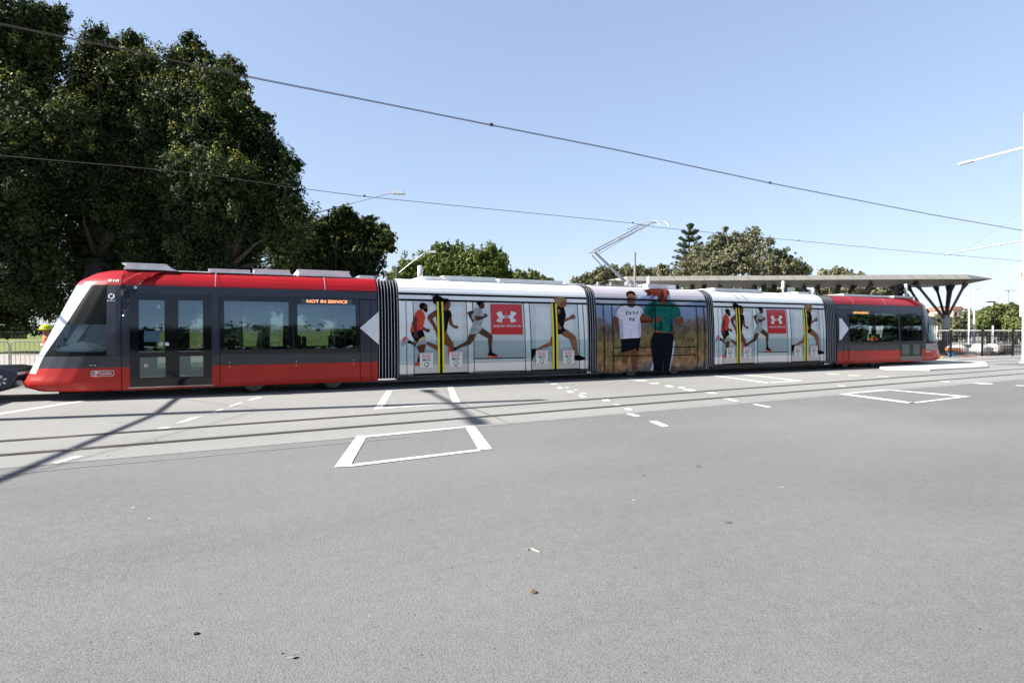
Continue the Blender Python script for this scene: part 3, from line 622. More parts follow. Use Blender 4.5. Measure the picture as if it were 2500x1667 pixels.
def roof_and_floor(mb, x0, x1, mroof, mside, zt=2.95, under=True):
    """roof cove both sides, flat roof, underside, end walls"""
    for far in (False, True):
        skin_poly(mb, rect(x0, 2.545, x1, 2.92), 0, mside, far)
    a = YT+inset((x0+x1)/2, 2.92)
    for (ya, za), (yb, zb) in (((a, 2.92), (a+.18, 2.955)), ((a+.18, 2.955), (YT+WID-(a+.18-YT), 2.955)), ((YT+WID-(a+.18-YT), 2.955), (YT+WID-(a-YT), 2.92))):
        mb.quad([(x0, ya, za), (x1, ya, za), (x1, yb, zb), (x0, yb, zb)], mroof)
    mb.quad([(x0, YT+.06, .22), (x0, YT+WID-.06, .22), (x1, YT+WID-.06, .22), (x1, YT+.06, .22)], 2)
def end_wall(mb, x, m):
    L = profile_loop(x); mb.quad([(x, y, z) for y, z in L], m)

# ---- outer red sections --------------------------------------------------
def cab_section(name, label, x0, x1, left):
    mats = ['slate', 'redl', 'dark', 'red', 'rooff', 'inter', 'slatel']
    mof = lambda z: 1 if z < .72 else (6 if z < .98 else 0)
    if left:
        doors = [brect(R1, [(1240, 452), (1640, 452), (1645, 1352), (1245, 1352)]), brect(R2, [(-2, 455), (258, 460), (265, 1315), (-2, 1330)])]
        dx0 = brect(R1, [(1240, 452), (1640, 452), (1645, 1345), (1248, 1352)]); dx1 = tp(*R2(262, 800))[0]
        dz0, dz1 = .285, 2.365; mid = tp(*R1(1642, 800))[0]
        leaves = [(dx0[0], dz0, mid, dz1), (mid, dz0, dx1, dz1)]
        dpanes = [[brect(R1, [(1327, 520), (1573, 520), (1578, 1018), (1332, 1020)]), brect(R1, [(1337, 1066), (1583, 1066), (1586, 1256), (1340, 1260)])],
                  [brect(R1, [(1705, 524), (1940, 524), (1945, 1012), (1711, 1012)]), brect(R1, [(1716, 1056), (1944, 1054), (1947, 1246), (1722, 1250)])]]
        wins = [(brect(R2, [(342, 478), (1036, 486), (1040, 1024), (346, 1036)]), brect(R2, [(380, 531), (996, 536), (1000, 990), (385, 998)])),
                (brect(R2, [(1046, 488), (1674, 496), (1680, 1018), (1046, 1024)]), brect(R2, [(1083, 560), (1640, 565), (1640, 980), (1083, 987)]))]
        disp = brect(R2, [(1122, 510), (1605, 519), (1605, 558), (1122, 551)]); tri = P(R2, (1680, 787), (1862, 628), (1862, 945))
        txt = 'NOT IN SERVICE'; seams = [tp(*R2(1682, 800))[0], tp(*R2(1787, 800))[0], tp(*R2(340, 1150))[0]]
        skirt = brect(R2, [(346, 1146), (1680, 1112), (1680, 1300), (350, 1350)])
    else:
        leaves = []; xm = tp(*R6(1008, 900))[0]; xa = tp(*R6(873, 900))[0]; xb = tp(*R6(1135, 900))[0]
        leaves = [(xa, .30, xm, 2.36), (xm, .30, xb, 2.36)]
        dpanes = [[brect(R6, [(902, 722), (990, 726), (992, 1040), (900, 1040)]), brect(R6, [(893, 1080), (985, 1080), (985, 1203), (893, 1207)])],
                  [brect(R6, [(1027, 725), (1112, 730), (1115, 1040), (1026, 1040)]), brect(R6, [(1026, 1080), (1110, 1080), (1110, 1197), (1026, 1200)])]]
        wins = [(brect(R6, [(258, 682), (552, 682), (556, 1070), (258, 1074)]), brect(R6, [(272, 725), (535, 728), (536, 1048), (272, 1050)])),
                (brect(R6, [(556, 682), (845, 684), (848, 1066), (556, 1070)]), brect(R6, [(575, 716), (831, 718), (835, 1045), (576, 1046)]))]
        disp = brect(R6, [(287, 686), (508, 690), (508, 721), (287, 719)]); tri = P(R6, (138, 770), (165, 770), (255, 895), (162, 1027), (140, 1027))
        txt = 'NOT IN SERVICE'; seams = [tp(*R6(195, 900))[0], tp(*R6(248, 900))[0], tp(*R6(850, 900))[0]]
        skirt = brect(R6, [(248, 1158), (868, 1148), (845, 1290), (252, 1305)])
    holes = [q for lf in dpanes for q in lf]+[wn[1] for wn in wins]
    mb = MB()
    for far in (False, True): wall(mb, x0, .21, x1, 2.545, holes, mof, far)
    # dark lining on the inside of both walls
    for far in (False, True):
        wall(mb, x0, .36, x1, 2.545, holes, lambda z: 5, far, off=-.05)
    roof_and_floor(mb, x0, x1, 4, 3)
    end_wall(mb, x1 if left else x0, 2)
    mb.quad([(x0, YT+.1, .34), (x1, YT+.1, .34), (x1, YT+WID-.1, .34), (x0, YT+WID-.1, .34)], 5)
    mb.quad([(x0, YT+.2, 2.45), (x1, YT+.2, 2.45), (x1, YT+WID-.2, 2.45), (x0, YT+WID-.2, 2.45)], 5)
    # ---- cab nose: one lofted skin
    N = 64; zs = [.21, .26, .30, .36, .42, .48, .55, .60, .66, .72, .78, .85, .92, .98]+[.98+.0313*k for k in range(1, 50)]+[2.545, 2.6, 2.65, 2.7, 2.75, 2.8, 2.85, 2.9, 2.92]
    cwin = P(R1, (640, 750), (1018, 750), (1018, 1010), (530, 1010), (512, 985)) if left else P(R6, (1200, 855), (1262, 855), (1300, 1040), (1200, 1045))
    rwin = None if left else P(R6, (1184, 636), (1226, 640), (1330, 1066), (1190, 1066))
    if left:
        pilp = P(R1, (782, 366), (876, 372), (640, 740), (508, 985), (415, 1062), (340, 1068)); pilp2 = P(R1, (412, 1062), (336, 1066), (282, 1252), (332, 1252))
        surp = [P(R1, *q) for q in ([(876, 372), (1025, 375), (1020, 750), (640, 750)], [(660, 740), (530, 1010), (512, 985), (508, 985), (415, 1062), (640, 735)], [(500, 985), (530, 1010), (1022, 1010), (1022, 1055), (412, 1064)])]
    EDG = sorted([(p[1], p[0]) for p in P(R1, (876, 372), (760, 550), (640, 740), (525, 905), (412, 1066), (332, 1252))]) if left else None
    def dB(z):
        return max(.12, ip1(EDG, z)-tipL(z)) if left else .42
    def inside(x, z, poly):
        c = False; j = len(poly)-1
        for i in range(len(poly)):
            a, b = poly[i], poly[j]
            if (a[1] > z) != (b[1] > z) and x < (b[0]-a[0])*(z-a[1])/(b[1]-a[1])+a[0]: c = not c
            j = i
        return c
    def row(z):
        tip = tipL(z) if left else tipR(z); xb_ = x0 if left else x1; s = 1 if left else -1
        out = []; L = abs(xb_-tip)
        ds = [L+(1.4-L)*k/14 for k in range(14)]+[1.4+(dB(z)-1.4)*k/28 for k in range(0, 28)]+[dB(z)*(1-k/18)**1.3 for k in range(0, 18)]+[.004, 0]
        for d in ds: out.append((tip+s*d, YT+min(1.325, prof(z)+ip1(PLAN, d)), z))
        out[-1] = (tip, YC, z)
        return out+[(p[0], 2*YC-p[1], p[2]) for p in out[-2::-1]]
    rows = [row(z) for z in zs]; nb = MB(); i0 = 0
    for r_ in rows: nb.v += r_
    nc = len(rows[0])
    for a in range(len(rows)-1):
        for b in range(nc-1):
            z = (zs[a]+zs[a+1])/2; x = (rows[a][b][0]+rows[a][b+1][0])/2; d = abs(x-(tipL(z) if left else tipR(z)))
            near_ = b < nc//2
            if inside(x, z, cwin) and .95 < z < 1.95: continue
            front = d < .42
            m = 1 if z < .72 else 6 if z < .98 else 0
            if z > 2.545: m = 3
            elif front and z > .98: m = 7
            if not left and near_ and .985 < z < 2.545 and inside(x, z, rwin): m = 7
            if left and near_:
                if .60 < z < 2.545 and b >= 14+28: m = 8
                elif any(inside(x, z, q) for q in surp): m = 7
            nb.f.append((a*nc+b, a*nc+b+1, (a+1)*nc+b+1, (a+1)*nc+b)); nb.m.append(m)
    cap = rows[-1]; nb.quad([(p[0], p[1], 2.92) for p in cap], 4)
    nb.quad([(p[0], p[1], .21) for p in rows[0]], 2)
    sec = build(name, mb, mats, tram); tag(sec, label=label)
    nose = build('cab_nose', nb, mats+['blackf', 'silver'], sec, smooth=False, recalc=False)
    bm = bmesh.new(); bm.from_mesh(nose.data); bmesh.ops.recalc_face_normals(bm, faces=bm.faces); bmesh.ops.remove_doubles(bm, verts=bm.verts, dist=.0005)
    for f in bm.faces: f.smooth = abs(f.normal.z) < .95
    bm.to_mesh(nose.data); bm.free()
    # cab side window, pillar
    if left:
        gl = MB(); skin_poly(gl, P(R1, (640, 750), (1020, 750), (1020, 1010), (530, 1010), (512, 985)), .004); build('cab_window', gl, 'cglass', sec)
        p2 = MB(); skin_poly(p2, P(R1, (1028, 378), (1115, 380), (1112, 1052), (1022, 1052)), .004); build('cab_side_panel', p2, 'slatel', sec)
        # driver's console, blind, seat
        cb = MB(); q = P(R1, (530, 980), (1018, 975), (1018, 1018), (545, 1012))
        cb.prism([(-3.85, 1.04), (-3.0, 1.04), (-2.9, 1.13), (-3.0, 1.2), (-3.4, 1.3), (-3.6, 1.22), (-3.85, 1.14)], YT+.35, YT+2.3); build('driver_console', cb, 'console', sec, recalc=True, bevel=.03)
        bl = MB(); bl.bar((-3.65, YT+.5, 1.2), (-3.15, YT+.5, 2.05), .03, .16); build('window_pillar', bl, 'conwhite', sec); bl = MB(); bl.bar((-3.45, YT+2.2, 1.2), (-3.0, YT+2.2, 2.0), .03, .2); build('window_pillar', bl, 'conwhite', sec)
        dk = MB(); dk.box((-2.62, YT+.1, .36), (-2.56, YT+WID-.1, 2.45)); build('cab_bulkhead', dk, 'inter', sec)
        mr = MB(); mr.box((-2.62, YT-.02+inset(-2.6, 2.46), 2.44), (tp(*R1(1322, 400))[0], YT+.10, 2.52)); build('camera_pod', mr, 'slate', sec, recalc=True, bevel=.015)
        ln = MB(); c = tp(*R1(1300, 400)); ln.disc((c[0], YT+inset(*c)-.035, c[1]), (0, 1, 0), .035, .02, 14); build('camera_lens', ln, 'lamp', sec)
        c = tp(*R1(1067, 482)); lg = MB()
        for k in range(20):
            if k in (3, 13): continue
            a0 = 2*math.pi*k/20; a1 = a0+2*math.pi/20
            lg.quad([side(c[0]+.062*math.cos(a)*rr, c[1]+.062*math.sin(a)*rr, .011) for a, rr in ((a0, 1), (a1, 1), (a1, .6), (a0, .6))])
        build('ring_emblem', lg, 'logow', sec); lg = MB(); text_side(lg, 'ALTRAC', c[0]-.085, c[1]-.115, c[0]+.085, c[1]-.085, .011); build('emblem_lettering', lg, 'logow', sec)
        t_ = MB(); c = tp(*R1(1088, 334)); text_side(t_, '018', c[0]-.10, c[1]-.028, c[0]+.10, c[1]+.032, .008, bold=.006); build('fleet_number', t_, 'logow', sec)
        t_ = MB(); c = tp(*R1(888, 1144)); text_side(t_, '018', c[0]-.06, c[1]-.016, c[0]+.06, c[1]+.016, .008); build('fleet_number', t_, 'silver', sec)
        t_ = MB(); a = tp(*R1(870, 1252)); b = tp(*R1(1092, 1190))
        def outl(x0_, z0_, x1_, z1_, t):
            for q in (rect(x0_+t*2, z0_, x1_-t*2, z0_+t), rect(x0_+t*2, z1_-t, x1_-t*2, z1_), rect(x0_, z0_+t*2, x0_+t, z1_-t*2), rect(x1_-t, z0_+t*2, x1_, z1_-t*2),
                      [(x0_, z0_+2*t), (x0_+2*t, z0_), (x0_+3*t, z0_+t), (x0_+t, z0_+3*t)], [(x1_, z1_-2*t), (x1_-2*t, z1_), (x1_-3*t, z1_-t), (x1_-t, z1_-3*t)],
                      [(x0_, z1_-2*t), (x0_+t, z1_-3*t), (x0_+3*t, z1_-t), (x0_+2*t, z1_)], [(x1_, z0_+2*t), (x1_-t, z0_+3*t), (x1_-3*t, z0_+t), (x1_-2*t, z0_)]): skin_poly(t_, q, .008)
        outl(a[0], a[1], b[0], b[1], .009)
        W_, H_ = b[0]-a[0], b[1]-a[1]; text_side(t_, 'transdev', a[0]+W_*.36, a[1]+H_*.30, a[0]+W_*.9, a[1]+H_*.62, .008, bold=.004)
        skin_poly(t_, rect(a[0]+W_*.36, a[1]+H_*.72, a[0]+W_*.88, a[1]+H_*.77), .008)
        cx, cz = a[0]+W_*.22, a[1]+H_*.48
        for k in range(14):
            a0 = math.pi*(.25+1.5*k/14); a1 = a0+math.pi*1.5/14
            t_.quad([side(cx+.062*math.cos(q)*r_, cz+.055*math.sin(q)*r_, .008) for q, r_ in ((a0, 1), (a1, 1), (a1, .8), (a0, .8))])
        skin_poly(t_, [(cx-.03, cz-.03), (cx+.02, cz-.005), (cx+.07, cz+.05), (cx+.02, cz+.03), (cx-.01, cz+.045), (cx-.012, cz+.005)], .008)
        build('operator_plate', t_, 'logow', sec)
    else:
        fr_ = MB(); skin_poly(fr_, P(R6, (1187, 640), (1222, 650), (1262, 855), (1200, 855)), .006); skin_poly(fr_, P(R6, (1262, 855), (1225, 655), (1240, 690), (1318, 1062), (1300, 1040)), .006); skin_poly(fr_, P(R6, (1200, 1045), (1300, 1040), (1316, 1062), (1200, 1062)), .006)
        skin_poly(fr_, P(R6, (1187, 640), (1200, 855), (1200, 1062), (1192, 1062)), .006)
        build('cab_window_surround', fr_, 'blackf', sec)
        gl = MB(); skin_poly(gl, P(R6, (1200, 855), (1262, 855), (1300, 1040), (1200, 1045)), .004); build('cab_window', gl, 'cglass', sec)
        pn = MB(); skin_poly(pn, P(R6, (1140, 650), (1172, 655), (1185, 1060), (1143, 1060)), .005); build('cab_side_panel', pn, 'slatel', sec)
        pn = MB(); skin_poly(pn, P(R6, (1175, 1070), (1318, 1072), (1322, 1150), (1175, 1150)), .005); build('nose_reflection', pn, 'colc', sec)  # pale grey patch paints the sun's reflection onto the nose
        cb = MB(); cb.prism([(23.8+4.15, 1.02), (23.8+3.0, 1.02), (23.8+2.9, 1.13), (23.8+3.5, 1.28), (23.8+4.15, 1.12)], YT+.35, YT+2.3); build('driver_console', cb, 'console', sec, recalc=True, bevel=.03)
        t_ = MB(); c = tp(*R6(1208, 1166)); text_side(t_, 'transdev', c[0]-.20, c[1]-.03, c[0]+.16, c[1]+.03, .012, bold=.006); build('operator_plate', t_, 'logow', sec)
    # doors
    for i, (lf, ps) in enumerate(zip(leaves, dpanes)):
        for far in (False, True):
            d = MB(); hx = ps; xs_ = sorted({lf[0]+.003, lf[2]-.003, *[q[0] for q in hx], *[q[2] for q in hx]}); zs_ = sorted({lf[1], lf[3], *[q[1] for q in hx], *[q[3] for q in hx]})
            for a, b in zip(xs_, xs_[1:]):
                for c, e2 in zip(zs_, zs_[1:]):
                    if b-a < .004: continue
                    cx, cz = (a+b)/2, (c+e2)/2
                    if any(q[0] < cx < q[2] and q[1] < cz < q[3] for q in hx): continue
                    skin_poly(d, rect(a, c, b, e2), .008, 0, far)
            build('door_leaf', d, 'black', sec, smooth=True)
        for q in ps:
            for far in (False, True): gmb = MB(); skin_poly(gmb, rect(*q), .003, 0, far); build('door_pane', gmb, 'glass', sec, smooth=True)
    stp = MB(); skin_poly(stp, rect(leaves[0][0]-.03, leaves[0][1]-.035, leaves[1][2]+.05, leaves[0][1]-.012), .02); build('door_step', stp, 'alu', sec)
    if left:
        c = tp(*R1(1543, 940)); bt = MB(); bt.disc(side(c[0], c[1], .02), (0, 1, 0), .045, .02, 18); build('door_button', bt, 'alu', sec)
        bt = MB(); skin_poly(bt, P(R1, (1582, 925), (1618, 925), (1618, 955), (1582, 955)), .014); skin_poly(bt, P(R1, (1380, 815), (1530, 815), (1530, 918), (1380, 918)), .014, 1); build('door_notice', bt, ['logow', 'ledbg'], sec)
        c = tp(*R1(1397, 1146)); bt = MB(); bt.disc(side(c[0], c[1], .012), (0, 1, 0), .042, .004, 18, 0); skin_poly(bt, rect(c[0]-.04, c[1]-.008, c[0]+.04, c[1]+.008), .018, 1); skin_poly(bt, rect(c[0]-.008, c[1]-.04, c[0]+.008, c[1]+.04), .018, 1); build('first_aid_sticker', bt, ['logow', 'ttxt'], sec)
    for o_, i_ in wins:
        for far in (False, True):
            f = MB(); ring(f, o_, i_, .006, 0, far); build('window_surround', f, 'black', sec, smooth=True)
            gmb = MB(); skin_poly(gmb, rect(*i_), .002, 0, far); build('window_pane', gmb, 'glass', sec, smooth=True)
    d = MB(); skin_poly(d, rect(*disp), .012); dd = build('destination_display', d, 'ledbg', sec)
    t_ = MB(); ww, hh = disp[2]-disp[0], disp[3]-disp[1]; text_side(t_, txt, disp[0]+ww*.10, disp[1]+hh*.16, disp[2]-ww*.10, disp[3]-hh*.14, .016, bold=.0025)
    build('display_text', t_, 'led' if left else 'ledy', sec)
    t_ = MB(); skin_poly(t_, tri, .010); build('white_arrow', t_, 'white', sec)
    s_ = MB()
    for x in seams: skin_poly(s_, rect(x-.006, .22, x+.006, 2.33), .004)
    skin_poly(s_, rect(x0, 2.325, x1, 2.345), .004); skin_poly(s_, rect(x0, 2.535, x1, 2.55), .006)
    for x in ((x0-.01), ): skin_poly(s_, rect(x, .22, x+.012, 2.93), .006)
    if not left: skin_poly(s_, rect(x1, .22, x1+.012, 2.93), .006)
    skin_poly(s_, rect(-4.3, .98, -2.6, .988) if left else rect(26.4, .985, 27.7, .993), .008)
    build('panel_seams', s_, 'seam', sec)
    k_ = MB(); a, b, c, d_ = skirt; skin_poly(k_, [(a+.02, b+.12), (a+.18, .225), (c-.14, .225), (c-.02, b+.16), (c-.02, .712), (a+.02, .712)], .012); build('bogie_skirt', k_, 'redl', sec)
    g_ = MB()
    for u in (.06, .52, .95):
        x = a+(c-a)*u
        for z in (.68, .77): g_.disc(side(x, z, .014), (0, 1, 0), .012, .006, 8)
    build('skirt_fasteners', g_, 'silver', sec)
    j_ = MB()
    for u in ((-.75, 1.72) if left else (21.9, 23.9)):
        skin_poly(j_, rect(u-.008, 2.56, u+.008, 2.92), .006)
    build('roof_joint', j_, 'silver', sec)
    return sec
secL = cab_section('cab_section', 'red and slate end section at the left with open view cab', *XS['c1'], True)
secR = cab_section('cab_section', 'red and slate end section at the far right', *XS['c5'], False)
# interior fittings
def interior(x0, x1, sec, skip=()):
    x = x0
    while x < x1:
        if not any(a < x < b for a, b in skip):
            for y in (YT+.28, YT+WID-.75):
                s = MB(); s.box((x, y, .72), (x+.45, y+.45, .82)); s.box((x, y, .82), (x+.08, y+.45, 1.38)); s.box((x+.1, y+.15, .36), (x+.35, y+.3, .72)); build('passenger_seat', s, 'seat', sec, recalc=True, bevel=.02)
        x += .85
    for x in (x0+.3, (x0+x1)/2, x1-.3):
        p = MB(); p.tube([(x, YC-.55, .35), (x, YC-.55, 2.44)], .018, 8); build('grab_pole', p, 'pole_y', sec)
interior(-.5, 2.6, secL); interior(21.2, 24.0, secR)

# ---- wrapped sections ----------------------------------------------------
def wrapped(x0, x1, m):
    mb = MB()
    for far in (False, True): skin_poly(mb, rect(x0, .21, x1, 2.545), 0, 0, far)
    roof_and_floor(mb, x0, x1, 1, 0); end_wall(mb, x0, 2); end_wall(mb, x1, 2)
    s = build('passenger_section', mb, [m, 'roofw', 'dark'], tram); return s
def gutters(sec, x0, x1):
    g_ = MB(); skin_poly(g_, rect(x0, 2.49, x1, 2.548), .012); skin_poly(g_, rect(x0, 2.325, x1, 2.378), .010); build('gutter_rails', g_, 'blackm', sec)
def runner_set(sec, T, second=False):
    """printed runners, door panels and stickers of the seaside wrap; T maps (x,z)"""
    def D(name, zm, items, mats, off):
        mb = MB(); k = 0
        for mi, pts in items: skin_poly(mb, [T(*q) for q in P(zm, *pts)], off+k, mi); k += .0004
        build(name, mb, mats, sec)
    # film covered doors and window
    D('door_panel', R3, [(0, [(385, 418), (634, 418), (650, 1190), (392, 1194)])], ['film'], .004)
    D('door_panel', R3, [(0, [(700, 418), (948, 422), (966, 1166), (712, 1172)])], ['film'], .004)
    D('window_panel', R3, [(0, [(1017, 424), (1558, 432), (1572, 1014), (1030, 1024)])], ['film'], .004)
    D('door_panel', R3, [(0, [(1636, 436), (1850, 438), (1868, 1140), (1642, 1146)])], ['film'], .004)
    D('door_panel', R3, [(0, [(1905, 438), (2128, 442), (2147, 1130), (1925, 1134)])], ['film'], .004)
    for q in ([(430, 470), (620, 470), (630, 930), (440, 932)], [(736, 470), (905, 475), (916, 920), (746, 925)], [(1690, 475), (1838, 478), (1846, 900), (1692, 905)], [(1938, 480), (2082, 485), (2092, 900), (1946, 905)]):
        D('door_glass', R3, [(0, q)], ['filmf'], .0065)
    lines = [[(303, 418), (309, 418), (320, 1240), (314, 1240)], [(380, 418), (386, 418), (396, 1240), (390, 1240)], [(945, 422), (951, 422), (970, 1222), (964, 1222)], [(1011, 424), (1018, 424), (1034, 1218), (1028, 1218)],
             [(1555, 432), (1561, 432), (1578, 1205), (1572, 1205)], [(1615, 434), (1622, 434), (1642, 1203), (1636, 1203)], [(2125, 440), (2131, 440), (2150, 1190), (2144, 1190)], [(2181, 442), (2187, 442), (2208, 1188), (2202, 1188)],
             [(390, 1186), (966, 1164), (966, 1184), (392, 1204)], [(1030, 1020), (1572, 1010), (1572, 1020), (1030, 1030)], [(1642, 1144), (2147, 1128), (2147, 1142), (1642, 1158)], [(1030, 1158), (1576, 1150), (1576, 1155), (1030, 1163)]]
    D('panel_seams', R3, [(0, q) for q in lines], ['seam'], .009)
    # runners: trousers, arms, shirt, head order
    D('printed_runner', R3b, [(0, [(140, 835), (185, 850), (285, 880), (300, 945), (250, 935), (190, 905), (140, 872)]), (0, [(335, 610), (380, 645), (410, 640), (428, 648), (436, 668), (428, 695), (405, 700), (360, 680), (322, 655)]),
        (0, [(215, 840), (300, 800), (350, 850), (376, 875), (370, 915), (352, 985), (340, 1020), (275, 1020), (285, 940), (230, 905)]), (0, [(275, 1000), (342, 1000), (300, 1090), (272, 1165), (242, 1170), (255, 1080)]),
        (4, [(246, 1095), (292, 1095), (270, 1165), (242, 1172)]), (1, [(145, 690), (175, 685), (230, 650), (322, 650), (348, 720), (356, 775), (300, 800), (250, 850), (215, 840), (185, 790), (160, 760)]),
        (2, [(285, 345), (240, 365), (205, 410), (192, 460), (222, 475), (180, 520), (160, 545), (172, 562), (140, 650), (138, 692), (175, 690), (320, 655), (332, 600), (348, 540), (362, 490), (357, 430), (332, 385), (305, 350)]),
        (0, [(192, 460), (222, 466), (245, 482), (238, 520), (222, 560), (220, 620), (230, 700), (250, 745), (255, 785), (235, 790), (205, 765), (186, 740), (190, 680), (172, 560), (178, 500)]),
        (0, [(335, 285), (385, 268), (398, 298), (402, 330), (345, 335), (325, 350), (308, 350), (318, 300)]), (3, [(270, 300), (284, 258), (310, 247), (340, 245), (375, 262), (386, 290), (350, 285), (335, 315), (305, 350), (283, 335)]),
        (3, [(345, 322), (372, 335), (402, 330), (398, 372), (382, 396), (345, 378), (325, 350)]), (4, [(80, 800), (155, 835), (147, 872), (90, 866)]), (6, [(0, 850), (20, 800), (55, 790), (95, 790), (110, 802), (85, 872), (50, 882), (0, 918)]),
        (5, [(5, 835), (40, 770), (75, 764), (92, 792), (50, 812), (25, 845)]), (5, [(200, 1205), (215, 1165), (240, 1150), (272, 1160), (274, 1208)])],
        ['skin1', 'pnavy', 'pred', 'phair', 'pnavy', 'pred', 'pshoe'], .012)
    D('printed_runner', R3b, [(0, [(385, 838), (480, 870), (560, 905), (562, 985), (480, 942), (385, 882)]), (0, [(600, 690), (685, 690), (750, 800), (790, 860), (800, 900), (795, 960), (800, 1002), (745, 1002), (722, 960), (715, 920), (640, 870), (600, 800)]),
        (3, [(706, 940), (735, 935), (742, 1000), (728, 1080), (712, 1035)]), (2, [(512, 650), (640, 660), (692, 690), (682, 716), (640, 712), (548, 782), (530, 720)]),
        (1, [(500, 375), (560, 335), (640, 345), (700, 348), (745, 366), (768, 430), (762, 462), (728, 480), (718, 520), (705, 600), (690, 682), (640, 690), (560, 640), (545, 520), (520, 430), (495, 385)]),
        (0, [(495, 378), (532, 400), (530, 440), (480, 462), (468, 485), (500, 545), (535, 605), (548, 650), (520, 668), (498, 660), (480, 605), (430, 540), (396, 485), (398, 452), (440, 410)]), (0, [(725, 480), (764, 462), (770, 520), (778, 562), (812, 596), (845, 592), (866, 612), (864, 635), (830, 642), (790, 622), (740, 585), (718, 530)]),
        (0, [(655, 240), (742, 226), (750, 275), (740, 300), (738, 325), (705, 348), (680, 375), (655, 360), (640, 320)]),
        (4, [(440, 133), (510, 140), (545, 132), (600, 150), (640, 182), (690, 178), (735, 200), (742, 228), (700, 235), (665, 262), (655, 300), (640, 290), (610, 300), (560, 270), (535, 310), (520, 270), (480, 242), (515, 218), (480, 200), (505, 180), (470, 168), (510, 155)]),
        (5, [(213, 890), (250, 835), (300, 785), (335, 765), (362, 820), (388, 842), (382, 878), (300, 882), (235, 912)]), (6, [(262, 820), (300, 785), (340, 765), (345, 780), (305, 800), (275, 835)])],
        ['skin2', 'pnavy', 'skin1', 'pred', 'phair', 'pshoe', 'yellow'], .018)
    D('printed_runner', R3b, [(0, [(1080, 365), (1118, 378), (1095, 412), (1062, 420), (1088, 500), (1105, 545), (1098, 562), (1075, 530), (1030, 445), (1008, 405), (1030, 380)]),
        (0, [(1040, 720), (1155, 712), (1120, 790), (1080, 850), (1055, 885), (1010, 895), (930, 925), (835, 970), (825, 925), (900, 885), (985, 840), (1008, 795)]), (4, [(797, 935), (832, 918), (845, 965), (800, 984)]),
        (0, [(1165, 705), (1225, 625), (1300, 672), (1380, 732), (1396, 765), (1385, 850), (1380, 942), (1340, 946), (1325, 855), (1328, 795), (1270, 762)]), (4, [(1337, 940), (1380, 940), (1388, 1012), (1342, 1010)]),
        (3, [(1326, 1055), (1330, 1010), (1352, 1000), (1395, 1008), (1440, 1035), (1478, 1055), (1478, 1068), (1400, 1062)]), (5, [(1312, 1062), (1345, 1048), (1400, 1062), (1478, 1064), (1468, 1082), (1400, 1082), (1320, 1074)]),
        (2, [(1055, 650), (1120, 640), (1225, 618), (1240, 640), (1170, 712), (1150, 722), (1035, 728)]), (1, [(1150, 318), (1115, 350), (1108, 380), (1128, 440), (1150, 470), (1140, 520), (1100, 580), (1055, 645), (1070, 662), (1200, 662), (1218, 610), (1235, 550), (1256, 480), (1228, 430), (1230, 360), (1195, 320)]),
        (0, [(1130, 440), (1190, 452), (1262, 452), (1265, 420), (1272, 395), (1284, 412), (1316, 430), (1312, 458), (1272, 478), (1200, 512), (1145, 520), (1130, 480)]), (0, [(1190, 258), (1255, 242), (1272, 285), (1262, 312), (1262, 332), (1232, 338), (1220, 345), (1188, 320), (1178, 285)]),
        (3, [(1145, 236), (1165, 226), (1240, 226), (1258, 244), (1205, 262), (1198, 290), (1178, 292), (1152, 262)])],
        ['skin1', 'pgrey', 'pgrey', 'phair', 'pnavy', 'porange'], .012)
    D('printed_runner', R3, [(0, [(1855, 790), (1925, 770), (1900, 860), (1850, 892), (1700, 940), (1695, 922), (1770, 880), (1835, 850)]), (3, [(1640, 920), (1690, 918), (1702, 942), (1670, 1000), (1652, 1040), (1640, 1040)]),
        (0, [(1930, 755), (2010, 712), (2075, 755), (2118, 800), (2112, 850), (2118, 910), (2136, 990), (2105, 992), (2076, 905), (2065, 832), (2000, 795)]), (3, [(2094, 1040), (2100, 996), (2140, 986), (2180, 1000), (2216, 1015), (2218, 1034), (2150, 1046)]),
        (1, [(1918, 690), (1985, 690), (2006, 722), (1970, 755), (1920, 770)]), (1, [(1915, 470), (1950, 458), (1982, 465), (2000, 520), (2008, 570), (1995, 635), (1980, 700), (1920, 665), (1912, 560)]),
        (0, [(1912, 498), (1945, 500), (1950, 540), (1918, 552)]), (0, [(1995, 600), (2042, 588), (2062, 562), (2085, 553), (2112, 575), (2104, 604), (2060, 608), (1995, 636)]), (0, [(1912, 615), (1940, 665), (1968, 700), (1950, 722), (1918, 700)]),
        (0, [(1958, 418), (2015, 398), (2020, 440), (2006, 470), (1962, 482), (1930, 468), (1940, 430)]), (2, [(1878, 385), (1930, 373), (1985, 373), (2016, 393), (2010, 412), (1962, 420), (1940, 455), (1918, 470), (1912, 430), (1896, 405)])],
        ['skin3', 'pnavy', 'pblond', 'phair'], .012)
    # yellow door strips with black centre
    for q in ([(632, 420), (655, 420), (670, 1172), (648, 1173)], [(680, 420), (701, 420), (716, 1170), (695, 1171)], [(1848, 436), (1868, 437), (1885, 1133), (1866, 1133)], [(1887, 437), (1905, 438), (1925, 1130), (1906, 1132)]):
        D('yellow_door_strip', R3, [(0, q)], ['yellow'], .026)
    for q in ([(654, 418), (682, 418), (696, 1188), (668, 1190)], [(1867, 434), (1888, 434), (1907, 1142), (1884, 1144)]):
        D('door_seal', R3, [(0, q)], ['blackm'], .028)
    # logo panel
    D('logo_panel', R3, [(0, [(1203, 445), (1536, 449), (1550, 768), (1215, 768)])], ['logored'], .020)
    cx, cy = 1374, 581; L1 = [(1322, 521), (1295, 527), (1266, 541), (1278, 562), (1300, 576), (1318, 582), (1285, 600), (1268, 627), (1296, 637), (1326, 643), (1330, 612), (1342, 592), (1352, 588), (1352, 574), (1340, 570), (1328, 548)]
